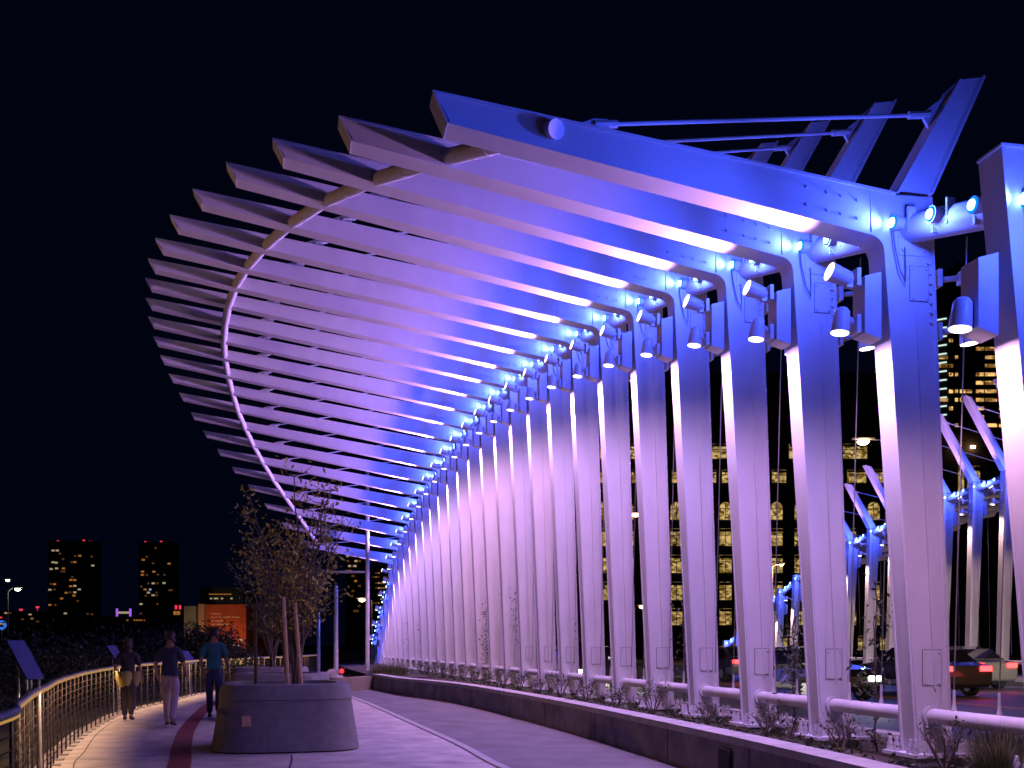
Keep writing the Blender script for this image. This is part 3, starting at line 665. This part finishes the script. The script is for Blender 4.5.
# ---------------------------------------------------------------- street furniture
def lamp_post(x, y, h, label, dirx, reach=1.6, z0=-.35, col=(1, .55, .2), power=900, lensm='warm', r0=.09, head=.3, pm='pole', aim=None):
    r = thing('street_lamp', label, 'street lamp', (x, y, z0), group='street lamps'); H = h - z0
    b = MB(); b.tube([(0, 0, 0), (0, 0, H)], [r0, r0 * .6], 10); b.build('pole', pm, r, True)
    d = Vector(dirx); b = MB(); b.tube([V(0, 0, H - .1), V(0, 0, H + .1) + d * reach * .5, V(0, 0, H + .15) + d * reach], .04, 8); b.build('lamp_arm', pm, r, True)
    c = V(0, 0, H + .13) + d * (reach + head * .6); sd = V(-d.y, d.x, 0); b = MB(); b.obox(c + V(0, 0, .05), d * head, sd * .13, V(0, 0, .05)); b.build('lamp_head', pm, r, bevel=.02)
    b = MB(); q_ = head * .55; b.tube([c - V(0, 0, .04), c - V(0, 0, .04 + q_ * .25), c - V(0, 0, .04 + q_ * .6), c - V(0, 0, .04 + q_ * .8)], [q_ * .7, q_, q_ * .7, q_ * .25], 12); b.build('lens', lensm, r, True)
    if power and aim: spot('street_light', c - V(0, 0, .2), aim, power, col, 54, 1, .12, r)
    elif power: point('street_light', c - V(0, 0, .2), power, col, .12, r)
def at(x, y, d): p = px(x, y, d); return p.x, p.y, p.z
x, y, z = at(890, 440, 55); lamp_post(x, y, z - .1, 'tall street lamp glowing orange between the two nearest columns', (-1, 0, 0), 1.1, power=3500, head=.62)
x, y, z = at(644, 515, 90); lamp_post(x, y, z, 'orange street lamp seen through the narrow gap right of mid row', (-1, 0, 0), .4, power=400, head=.6)
x, y, z = at(648, 607, 110); lamp_post(x, y, z, 'lower orange street lamp in the same narrow gap', (-1, 0, 0), .3, power=400, head=.6)
x, y, z = at(772, 566, 70); lamp_post(x, y, z, 'orange street lamp right of the third column', (1, 0, 0), .5, power=400, head=.25)
x, y, z = at(-4, 581, 75); lamp_post(x, y, z, 'greenish white street lamp, higher of two at the far left', (1, 0, 0), .7, power=0, lensm='white_l', r0=.03, pm='gap2', head=.28)
x, y, z = at(8, 590, 62); lamp_post(x, y, z, 'brighter greenish white street lamp, lower of two at the far left', (1, 0, 0), .4, power=300, lensm='white_l', col=(1, 1, .7), r0=.03, pm='gap2', head=.34)
lamp_post(-23, 15, 4.2, 'street lamp beyond the railing just outside the left of the picture', (1, .1, 0), 1.5, power=2300, col=(1, .46, .14), aim=(17, 1.2, 1.8))
def tall_pole(x, y0, y1, d, rad, label, arm=None):
    p = px(x, y0, d); b = MB(); r = thing('utility_pole', label, 'pole', (p.x, p.y, -.35), group='tall poles beyond the bed')
    H = p.z + .35; b.tube([(0, 0, 0), (0, 0, H)], [rad, rad * .8], 12); b.build('pole', 'pole', r, True)
    if arm:
        ax, ay = arm; q_ = px(ax, ay, d); b = MB(); b.tube([V(0, 0, q_.z + .35), V(q_.x - p.x, 0, q_.z + .35)], .05, 8); b.build('pole_arm', 'pole', r, True)
tall_pole(367.5, 470, 676, 44, .1, 'tallest grey pole at the far end of the row, with an arm to the left', (322, 572))
tall_pole(336, 586, 675, 50, .12, 'middle tan pole right of the planter tree stakes')
tall_pole(318.5, 612, 675, 54, .1, 'shortest tan pole, left of the other two')
x, y, z = at(372, 600, 95); lamp_post(x, y, z, 'distant orange street lamp left of the blue lights', (-1, 0, 0), .6, power=1500, head=.6)
v_ = road(22.5, -17); lamp_post(v_.x, v_.y, 8.5, 'street lamp over the road beyond the right edge of the picture', (-1, .2, 0), 2.2, power=5000, col=(1, .62, .34))
x, y, z = at(342, 671, 48)
tl = thing('signal_lamp', 'small glowing red signal lamp on a short post beyond the tan poles', 'signal lamp', (x, y, -.35)); z += .35
b = MB(); b.tube([(0, 0, 0), (0, 0, z - .1)], .04, 8); b.build('post', 'pole', tl); b = MB(); b.box((0, 0, z), .3, .14, .3); b.build('lamp_box', 'gap2', tl)
b = MB(); b.tube([(0, -.08, z), (0, -.12, z)], .11, 14); b.build('red_lens', 'signal', tl)

# ---------------------------------------------------------------- cars
def car(u, v, toward, label, col, seed):
    r = thing('parked_car' if False else 'car', label, 'car', road(u, v, 0), math.atan2(T12.y, T12.x) + (math.pi if toward else 0), 'cars on the bridge road')
    m = mat('car_paint', col, .25, .3, .03, 1, 0, 1, 1)
    prof = [(-2.2, .35), (-2.25, .6), (-2.2, .92), (-1.75, 1.0), (-1.2, 1.36), (-.5, 1.45), (.3, 1.42), (1.0, 1.0), (1.9, .86), (2.2, .68), (2.25, .4), (2.1, .27), (-2.1, .27)]
    b = MB(); lay = [(-.88, 0), (-.9, .0), (-.7, 1), (.7, 1), (.9, 0), (.88, 0)]
    secs = [[(x, yy if z < .95 else yy * .8, z) for x, z in prof] for yy in (-.88, .88)]
    n = len(prof); b.add(secs[0] + secs[1], [tuple(range(n)), tuple(range(n, 2 * n))[::-1]] + [(i, n + i, n + (i + 1) % n, (i + 1) % n) for i in range(n)])
    b.build('body', m, r, False, .05)
    g = MB()
    for sy in (-1, 1): g.add([(-1.6, sy * .885, .97), (.95, sy * .885, .97), (.25, sy * .745, 1.37), (-1.15, sy * .745, 1.32)], [(0, 1, 2, 3) if sy < 0 else (3, 2, 1, 0)])
    g.add([(1.0, -.72, 1.02), (1.0, .72, 1.02), (.36, .6, 1.405), (.36, -.6, 1.405)], [(0, 1, 2, 3)]); g.add([(-1.72, -.68, 1.03), (-1.24, -.6, 1.35), (-1.24, .6, 1.35), (-1.72, .68, 1.03)], [(0, 1, 2, 3)])
    for i_, v_ in enumerate(g.v):
        x_, y_, z_ = v_; g.v[i_] = (x_ + (.03 if 8 <= i_ < 12 else -.03 if i_ >= 12 else 0), y_ * 1.01 if i_ < 8 else y_, z_ + .012)
    g.build('windows', 'glass', r)
    for x in (-1.35, 1.4):
        for y in (-.82, .82):
            t = MB(); t.tube([(x, y - .1, .32), (x, y + .1, .32)], .32, 20); wo_ = t.build('wheel', 'tyre', r, True)
            t = MB(); t.tube([(x, y - .11, .32), (x, y + .11, .32)], .19, 12); t.build('rim', 'rim', wo_)
    for y in (-.65, .65):
        t = MB(); t.box((2.235, y, .62), .05, .34, .13); t.build('headlight', 'head_l', r)
        t = MB(); t.box((-2.245, y, .82), .05, .36, .15); t.build('taillight', 'tail_l', r)
        spot('headlight_lamp', (2.35, y, .64), (1, 0, -.09), 240, (1, .93, .8), 70, .8, .08, r)
    point('taillight_lamp', (-2.7, 0, .7), 2.5, (1, .05, .05), .2, r)
cars = [(4.6, 6, 1, 'dark grey car coming towards the camera, its headlights seen between mid row columns', (.05, .05, .06)),
        (8.6, -2.5, 1, 'black car with white headlights in the second lane behind the third column', (.02, .02, .025)),
        (8.7, 16, 1, 'silver car with bright headlights farther back in the near lanes', (.3, .3, .32)),
        (4.7, 22, 1, 'dark blue car far back in the nearest lane, headlights on', (.03, .05, .12)),
        (13.2, -1, 0, 'dark plum car with red taillights driving away behind the nearest full column', (.04, .025, .03)),
        (17.5, -5.5, 0, 'black car with red taillights in the farthest lane, at the right edge gap', (.03, .03, .035)),
        (17.5, 3, 0, 'pale grey car with red taillights in the farthest lane', (.22, .22, .22)),
        (13.2, 12, 0, 'grey car with red taillights beyond the centre line', (.15, .15, .16)),
        (17.6, 14, 0, 'dark green car far along the farthest lane', (.03, .07, .05))]
for k, (u, v, tw_, lab, col) in enumerate(cars): car(u, v, tw_, lab, col, k)

# ---------------------------------------------------------------- buildings
def block(name, m, parent, x0, x1, ytop, d, dep, z0=-.4):
    a = px(x0, ytop, d); c = px(x1, ytop, d); b = MB(); b.box(((a.x + c.x) / 2, d + dep / 2, (a.z + z0) / 2), c.x - a.x, dep, a.z - z0)
    return b.build(name, m, parent)
rg = random.Random(9)
B = thing('office_building', 'dark stone office block with rows of yellow lit and arched windows behind the columns', 'building', (0, 0, 0))
D1 = 150
block('wall', 'facade', B, 590, 903, 428, D1, 30); block('upper_wall', 'facade', B, 596, 897, 372, D1 + 4, 22)
xs = [597, 621.5, 646, 670.5, 695, 719.5, 745, 770.5, 794.5, 819, 844, 867.5, 889]
rows = [(502, 520, 1), (528.6, 546, 0), (555, 573, 0), (582, 600, 0), (608.6, 625, 0)]
def window(parent, x0, x1, y0, y1, d, arch, m, mull=1):
    a = px(x0, y0, d); c = px(x1, y1, d); w_, h_ = c.x - a.x, a.z - c.z; cx, zz = (a.x + c.x) / 2, c.z
    pts = [(-w_ / 2, 0), (w_ / 2, 0)]
    if arch: pts += [(w_ / 2 * math.cos(t_), h_ - w_ / 2 + w_ / 2 * math.sin(t_)) for t_ in [math.pi * k / 8 for k in range(9)]]
    else: pts += [(w_ / 2, h_), (-w_ / 2, h_)]
    b = MB(); b.add([(cx + p_[0], d - .05, zz + p_[1]) for p_ in pts], [tuple(range(len(pts)))]); o = b.build('window', m, parent)
    b = MB(); b.box((cx, d - .1, zz + h_ / 2), .09, .06, h_ * (.98 if not arch else .9)); b.box((cx, d - .1, zz + h_ * .62), w_, .06, .09); b.box((cx, d - .09, zz + h_ * .9), w_ * .98, .04, h_ * (.16 if not arch else .0) + .01)
    b.box((cx, d - .18, zz - .1), w_ + .3, .3, .18); b.build('window_frame', 'frame', o)
for yi, (y0, y1, ar) in enumerate(rows):
    for x in xs:
        if rg.random() < .07: continue
        window(B, x, x + 12, y0, y1, D1, ar, 'w1')
for x in [597 + 25 * k for k in range(12)]:
    window(B, x, x + rg.choice((14, 19)), 470, 483, D1, 0, 'w1')
for x in [600 + 27 * k for k in range(11) if k % 4 != 2]:
    window(B, x, x + 24, 444, 459, D1, 0, 'w1')
for x in (612, 660, 706, 733, 778, 858, 880): window(B, x, x + 9, 636, 650, D1, 0, 'w1')
# the tall tower with its curved glowing edge
Tw = thing('glass_tower', 'tall dark tower with a rounded glowing corner and amber windows at right', 'building', (0, 0, 0))
D2 = 350; a = px(952, 262, D2); rr = 8.0; b = MB()
zt = a.z; x0 = px(934, 0, D2).x; b.tube([(x0 + rr, D2 + rr, -.4), (x0 + rr, D2 + rr, zt - 16)], rr, 28); b.build('rounded_corner', 'tower', Tw, True)
b = MB(); b.box((x0 + rr + 18, D2 + 14, zt / 2), 36, 28, zt); b.build('wall', 'tower', Tw)
for k in range(17):
    z = px(0, 318 + 8.75 * k, D2).z; b = MB()
    pts = [(x0 + rr - (rr + .15) * math.cos(t_), D2 + rr - (rr + .15) * math.sin(t_), z) for t_ in [R(-25 + 7.6 * j) for j in range(13)]]
    b.tube(pts, .3, 5); b.build('floor_light', 'ringl', Tw)
for k in range(18):
    y = 313 + 8.5 * k
    for (xa, xb, pr) in ((939, 948, .35), (949, 953, .5), (955, 958, .35), (960, 972, .5), (976, 984, .8), (985, 997, .85), (999, 1010, .8)):
        if rg.random() < pr and (xa > 948 or 4 < k < 14):
            p0 = px(xa, y, D2 - .1); p1 = px(xb, y + 3.6, D2 - .1)
            b = MB(); dy = D2 - .1 if xa > 955 else D2 - .1 ; b.quad((p0.x, dy, p1.z), (p1.x, dy, p1.z), (p1.x, dy, p0.z), (p0.x, dy, p0.z)); b.build('window', 'w2', Tw)
LB = thing('lobby_building', 'low building with tall yellow lit lobby windows below the glass tower', 'building', (0, 0, 0))
block('wall', 'facade', LB, 905, 1100, 432, 170, 25)
for x in (958, 967, 974): window(LB, x, x + 6, 466, 492, 170, 0, 'w1')
for x in (958, 973): 
    p = px(x, 447, 169.5); b = MB(); b.box(p, .7, .3, .45); b.build('wall_lamp', 'warm', LB)
def skyline_tower(name, label, x0, x1, ytop, d, lits, ox, oy, beacons):
    t = thing(name, label, 'building', (0, 0, 0), group='distant apartment towers'); block('wall', 'tower', t, x0, x1, ytop, d, 6)
    for (x, y, m) in lits:
        p = px(ox + x / 6.98, oy + y / 6.98, d - .15); b = MB(); b.box(p, 1.5 if m in ('ww', 'wo') else 1.1, .1, .85); b.build('window', m, t)
    for (x, y) in beacons:
        p = px(ox + x / 6.98, oy + y / 6.98, d + 2); b = MB(); b.tube([p - V(0, 0, .8), p + V(0, 0, .1)], .62, 8); b.build('roof_beacon', 'beacon', t)
L1 = [(370,143,'ww'),(400,143,'ww'),(418,165,'wd'),(440,203,'wd'),(557,180,'wo'),(525,181,'wd'),(640,186,'wd'),(370,225,'ww'),(392,228,'ww'),(522,224,'wo'),(500,224,'wd'),(648,248,'ww'),(357,272,'ww'),(395,268,'ww'),(443,268,'wo'),(430,290,'wd'),(448,290,'wd'),(505,328,'wd'),(495,349,'wo'),(522,349,'wo'),(380,378,'wo'),(355,376,'wd'),(493,392,'wo'),(522,390,'ww'),(553,415,'ww'),(348,417,'ww'),(380,415,'wd'),(462,438,'wo'),(522,435,'ww'),(490,435,'wd'),(516,458,'wo'),(430,478,'wo'),(543,495,'wd'),(348,523,'wo'),(386,523,'wd'),(342,586,'wd'),(375,586,'wo'),(408,586,'wd'),(456,582,'ww'),(612,586,'wd'),(642,588,'wd')]
L2 = [(387,125,'wd'),(327,187,'wd'),(302,208,'wo'),(370,232,'wd'),(482,235,'wo'),(297,290,'wo'),(295,313,'wo'),(327,313,'wd'),(376,291,'wo'),(405,311,'wd'),(450,313,'wd'),(338,373,'wd'),(371,372,'ww'),(447,370,'ww'),(401,372,'wd'),(288,395,'wd'),(315,415,'wo'),(350,415,'wb'),(338,437,'ww'),(370,455,'ww'),(320,459,'wd'),(395,457,'wd'),(486,420,'wd'),(500,420,'wd'),(286,517,'ww'),(401,517,'wd'),(285,583,'wd'),(395,437,'wd')]
skyline_tower('apartment_tower', 'left of the two distant dark towers, with more lit windows', 48.5, 96, 541, 500, L1, 0, 530, [(405, 75), (585, 70), (628, 78)])
skyline_tower('apartment_tower', 'right of the two distant dark towers, narrower', 139, 175, 542, 500, L2, 100, 530, [(317, 81), (427, 78), (488, 92)])
Bk = thing('apartment_block', 'dark high rise with scattered small windows behind the planter tree and poles', 'building', (0, 0, 0)); block('wall', 'tower', Bk, 345, 362, 552, 300, 20)
for k in range(24):
    p = px(rg.uniform(347, 360), 556 + int(rg.random() * 12) * 5, 299.8); b = MB(); b.box(p, .8, .1, .6); b.build('window', rg.choice(('ww', 'wo', 'wd', 'wd')), Bk)
Bk2 = thing('apartment_block', 'dark wide block with rows of tiny windows just left of the blue lights', 'building', (0, 0, 0)); block('wall', 'tower', Bk2, 372, 420, 566, 260, 20)
for yy in (573, 577, 583, 588, 595, 599, 603):
    for k in range(7):
        if rg.random() < .55: p = px(373.5 + 2.6 * k, yy, 259.8); b = MB(); b.box(p, .45, .1, .35); b.build('window', rg.choice(('ww', 'wo', 'wd')), Bk2)
RBd = thing('brick_building', 'red brick building with pale writing lit by a warm lamp beyond the walkers', 'building', (0, 0, 0)); D3 = 120
block('wall', 'brick', RBd, 198.5, 246, 604.5, D3, 15); block('side_wall', 'paleb', RBd, 198.6 - .4, 204, 604, D3 - 1, 12)
for (x0_, x1_, yy, ) in ((211, 214, 613.7), (215, 221.5, 613.7), (211, 215, 617.2), (216, 223, 617.2), (224, 231, 617.2), (232, 240, 617.2), (211, 213.5, 621), (215, 223, 621), (211, 215.5, 624.5), (217, 230.5, 624.5)):
    x = x0_
    b = MB()
    while x < x1_ - .3:
        hgt = rg.choice((1.0, 1.0, 1.6)); p = px(x, yy - hgt / 2 + .5, D3 - .05); b.box(p, .055, .04, hgt * .1); 
        if rg.random() < .6: b.box(px(x + .35, yy + .35, D3 - .05), .08, .04, .03)
        x += .85
    b.build('wall_lettering', 'white', RBd)
p = px(203, 668, D3 - 6); spot('wall_washer', (p.x, p.y, .5), (.15, 1, .8), 1000, (1, .4, .16), 120, .8, .3, RBd)
p = px(236, 668, D3 - 8); spot('wall_washer', (p.x, p.y, .5), (.05, 1, .5), 700, (1, .4, .16), 120, .8, .3, RBd)
for (x, y, w_, h_) in ((228.5, 640.5, 4, 3), (240.5, 640, 3.4, 2), (227, 645, 4, 1.3), (236.5, 647, 6, 6)):
    p = px(x, y, D3 - .1); b = MB(); b.box(p, w_ * .12 , .1, h_ * .12); b.build('lit_opening', 'ww', RBd)
Dk = thing('dark_building', 'dark building with a lit top floor behind the red brick building', 'building', (0, 0, 0)); block('wall', 'tower', Dk, 200, 243, 587, 150, 15)
for k in range(8):
    p = px(210 + 2.9 * k, 594.2, 149.8); b = MB(); b.box(p, .3, .1, .15); b.build('window', 'wo', Dk)
for x in (211, 215, 217, 222, 231.5): p = px(x, 598.5, 149.8); b = MB(); b.box(p, .3, .1, .22); b.build('window', 'ww', Dk)
Pb = thing('pale_building', 'small pale grey building left of the red brick building', 'building', (0, 0, 0)); block('wall', 'paleb', Pb, 184, 196, 606, 140, 12)
p = px(190, 668, 132); spot('wall_washer', (p.x, p.y, .5), (0, 1, .7), 900, (1, .75, .5), 110, .8, .3, Pb)
Wp = thing('clock_lantern_building', 'small building with a glowing orange lantern front under two red beacons', 'building', (0, 0, 0)); block('wall', 'tower', Wp, 171, 182.5, 609, 300, 10)
for x in (175, 178.5): p = px(x, 613, 299.7); b = MB(); b.box(p, .9, .1, 1.1); b.build('window', 'wo', Wp)
for x in (176, 180): p = px(x, 606.3, 300); b = MB(); b.tube([p - V(0, 0, .9), p + V(0, 0, .3)], .35, 8); b.build('roof_beacon', 'beacon', Wp)
St = thing('lit_gateway', 'small gateway with two violet posts and a white band near the right tower', 'gateway', (0, 0, 0))
for x in (117, 130.3): p = px(x, 612.5, 380); b = MB(); b.box(p, .6, .6, 3.0); b.build('post', 'violet', St); b = MB(); b.box((p.x, p.y, (p.z - 2.2) / 2), .5, .5, p.z - 2.2); b.build('plinth', 'tower', St)
p = px(123.6, 612.6, 380); b = MB(); b.box(p, 4.0, .5, .8); b.build('band', 'ww', St)
Lw = thing('low_block', 'long dark low block with a row of orange windows left of the right tower', 'building', (0, 0, 0)); block('wall', 'tower', Lw, 96, 150, 616.5, 400, 12)
for x in (127.5, 134, 136.5, 139, 141.5, 144): p = px(x, 620.2, 399.7); b = MB(); b.box(p, .7, .1, .5); b.build('window', 'wo', Lw)
Lw2 = thing('low_block', 'long dark low block at the left edge, dotted with coloured lights', 'building', (0, 0, 0)); block('wall', 'tower', Lw2, -60, 47, 611, 420, 12)
for (x, y, m) in ((5.7, 613, 'ww'), (9.7, 613, 'wd'), (30, 614.5, 'ww'), (32, 618.6, 'wo'), (22.5, 619.2, 'wd'), (37.6, 621.5, 'wd'), (0.5, 617.5, 'beacon')): p = px(x, y, 419.7); b = MB(); b.box(p, 1.2, .1, .6); b.build('window', m, Lw2)
for (x, y) in ((21, 609.8), (37.5, 607.2)):
    p = px(x, y, 422); b = MB(); b.box(p, 1.3, .4, .8); b.tube([p - V(0, 0, 2), p], .1, 6); b.build('roof_beacon', 'beacon', Lw2)
Bs = thing('lit_sign', 'round blue and white lit sign at the left edge', 'sign', (*px(2, 625, 90).xy, -.35)); b = MB(); zz = px(2, 625, 90).z + .35
b.tube([(0, 0, zz), (0, -.12, zz)], .42, 20); b.build('disc', emit('sign_blue', (.05, .2, .9), .8), Bs); b = MB(); b.tube([(0, -.125, zz), (0, -.13, zz)], .2, 16); b.build('disc_centre', 'gap', Bs)
b = MB(); b.box((0, -.14, zz + .1), .5, .02, .09); b.build('disc_bar', 'ww', Bs); b = MB(); b.tube([(0, 0, 0), (0, 0, zz)], .05, 8); b.build('pole', 'pole', Bs)

# ---------------------------------------------------------------- people
def skin_obj(name, verts, edges, radii, m, parent, root=0, sub=2):
    me = bpy.data.meshes.new(name); me.from_pydata([tuple(v) for v in verts], edges, []); me.materials.append(m)
    o = bpy.data.objects.new(name, me); link(o, parent)
    s = o.modifiers.new('skin', 'SKIN'); s.use_smooth_shade = True
    for i, r_ in enumerate(radii):
        sv_ = me.skin_vertices[0].data[i]; sv_.radius = r_ if isinstance(r_, tuple) else (r_, r_)
    me.skin_vertices[0].data[root].use_root = True
    d = o.modifiers.new('sub', 'SUBSURF'); d.levels = sub; d.render_levels = sub
    return o
def person(x, y, rz, h, label, top, bottom, hairc, step=.16, arm_bend=.1, bag=None, longhair=False):
    r = thing('person', label, 'person', (x, y, 0), rz)       # local +Y is where the person faces
    r.scale = (h / 1.75,) * 3
    sk = mat('skin', (.34, .19, .13), .6, 0, .08, 10); tm = mat('top_cloth', top, .85, 0, .15, 6, .3, 30); bmx = mat('trouser_cloth', bottom, .85, 0, .15, 6, .3, 30)
    sh = mat('shoe', (.05, .045, .045), .6); hm = mat('hair', hairc, .6, 0, .3, 30, .4, 80)
    f = step
    hips = V(0, 0, .95); J = dict(pelvis=hips, waist=V(0, 0, 1.08), chest=V(0, .01, 1.28), neckb=V(0, 0, 1.44), neck=V(0, .01, 1.52), head=V(0, .02, 1.6), crown=V(0, .01, 1.69))
    for s, sg, ph in (('l', -1, 1), ('r', 1, -1)):
        J['hip' + s] = V(.09 * sg, 0, .92); J['knee' + s] = V(.1 * sg, .05 + f * ph * .6, .5 + (.01 if ph < 0 else 0)); J['ank' + s] = V(.1 * sg, f * ph - (.06 if ph < 0 else 0), .09 + (.05 if ph < 0 else 0)); J['toe' + s] = V(.115 * sg, f * ph + .15 - (.05 if ph < 0 else 0), .035)
        J['sho' + s] = V(.17 * sg, 0, 1.4); J['elb' + s] = V(.235 * sg, -.02 - ph * f * .5, 1.13); J['wri' + s] = V(.235 * sg, .1 + arm_bend - ph * f * .6, .9)
    order = ['pelvis', 'waist', 'chest', 'neckb', 'neck', 'head', 'crown']; rad = [(.14, .1), (.125, .095), (.15, .105), (.075, .07), (.052, .052), (.075, .09), (.06, .075)]
    idx = {k: i for i, k in enumerate(order)}; E_ = [(0, 1), (1, 2), (2, 3), (3, 4), (4, 5), (5, 6)]
    for s in 'lr':
        for k, r_ in (('hip', .085), ('knee', .055), ('ank', .038), ('toe', .03)): idx[k + s] = len(order); order.append(k + s); rad.append(r_)
        E_ += [(0, idx['hip' + s]), (idx['hip' + s], idx['knee' + s]), (idx['knee' + s], idx['ank' + s]), (idx['ank' + s], idx['toe' + s])]
        for k, r_ in (('sho', .055), ('elb', .038), ('wri', .027)): idx[k + s] = len(order); order.append(k + s); rad.append(r_)
        E_ += [(3, idx['sho' + s]), (idx['sho' + s], idx['elb' + s]), (idx['elb' + s], idx['wri' + s])]
    vs = [J[k] for k in order]
    for s, sg in (('l', -1), ('r', 1)):   # palm, four fingers, thumb
        w0 = J['wri' + s]; d = (w0 - J['elb' + s]).normalized(); sd = d.cross(V(sg, 0, 0)).normalized()
        pi = len(vs); vs.append(w0 + d * .07); rad.append((.03, .016)); E_.append((idx['wri' + s], pi))
        for q_, (o_, l) in enumerate(((-.03, .07), (-.01, .08), (.01, .075), (.03, .06))):
            a0 = len(vs); vs += [w0 + d * .1 + sd * o_, w0 + d * (.1 + l * .5) + sd * o_ * 1.1 - V(sg * .008, 0, 0), w0 + d * (.1 + l) + sd * o_ - V(sg * .03, 0, 0)]; rad += [.009, .008, .007]
            E_ += [(pi, a0), (a0, a0 + 1), (a0 + 1, a0 + 2)]
        a0 = len(vs); vs += [w0 + d * .05 - sd * .045, w0 + d * .09 - sd * .055 - V(sg * .01, 0, 0)]; rad += [.011, .009]; E_ += [(pi, a0), (a0, a0 + 1)]
    body = skin_obj('body', vs, E_, rad, sk, r)
    # face and ears
    b = MB()
    b.tube([V(0, .105, 1.6), V(0, .128, 1.575)], [.008, .016], 6)
    for sg in (-1, 1): b.tube([V(.078 * sg, .01, 1.61), V(.088 * sg, .0, 1.6), V(.078 * sg, .005, 1.57)], .012, 6)
    b.build('face_features', sk, body, True)
    ks = ['waist', 'chest', 'neckb', 'shol', 'elbl', 'shor', 'elbr', 'pelvis']
    v2 = [J['waist'], J['chest'], J['neckb'] - V(0, 0, .01), J['shol'], J['shol'].lerp(J['elbl'], .85), J['shor'], J['shor'].lerp(J['elbr'], .85), J['pelvis'] + V(0, 0, .0)]
    skin_obj('shirt', v2, [(7, 0), (0, 1), (1, 2), (2, 3), (3, 4), (2, 5), (5, 6)], [(.15, .115), (.17, .125), (.09, .085), .075, .062, .075, .062, (.165, .125)], tm, r)
    v3 = [J['pelvis'], J['hipl'], J['kneel'], J['ankl'] + V(0, 0, .0), J['hipr'], J['kneer'], J['ankr'], J['pelvis'] + V(0, 0, .08)]
    skin_obj('trousers', v3, [(7, 0), (0, 1), (1, 2), (2, 3), (0, 4), (4, 5), (5, 6)], [(.155, .115), .1, .075, .06, .1, .075, .06, (.145, .11)], bmx, r)
    for s in 'lr': skin_obj('shoe', [J['ank' + s] - V(0, .05, .045), J['toe' + s] + V(0, .02, .01)], [(0, 1)], [(.042, .04), (.045, .032)], sh, r)
    hv = [V(0, -.02, 1.655), V(0, .0, 1.69)] + ([V(0, -.06, 1.56), V(0, -.06, 1.42)] if longhair else [V(0, -.05, 1.6)])
    skin_obj('hair', hv, [(0, 1), (0, 2)] + ([(2, 3)] if longhair else []), [(.088, .09), (.055, .06)] + ([(.085, .06), (.06, .04)] if longhair else [(.07, .05)]), hm, r)
    if bag is not None:
        b = MB(); 
        b.tube([V(-.16, -.02, 1.05), V(-.17, 0, .95), V(-.14, .0, .72)], [.08, .11, .07], 10); b.tube([V(.16, -.02, 1.05), V(.17, 0, .95), V(.14, .0, .74)], [.08, .11, .06], 10); b.tube([V(0, -.12, 1.04), V(0, -.15, .95), V(0, -.13, .76)], [.1, .12, .06], 10)
        b.build('tied_jacket', mat('jacket_cloth', bag, .9, 0, .2, 8, .4, 30), r, True)
person((128 - 512) * .0198, 19.8, R(10), 1.62, 'person in a dark top with a tan jacket tied at the waist by the railing', (.03, .02, .04), (.05, .04, .05), (.03, .02, .02), .17, bag=(.38, .3, .12), longhair=True)
person((170 - 512) * .0184, 18.4, R(5), 1.74, 'person in a dark navy shirt and pale trousers walking away in mid walkway', (.025, .03, .07), (.4, .33, .42), (.04, .03, .03), .2)
person((214 - 512) * .0205, 20.5, R(8), 1.84, 'person in a teal shirt and blue jeans beside the nearest planter', (.02, .16, .17), (.04, .06, .16), (.02, .015, .015), .12)
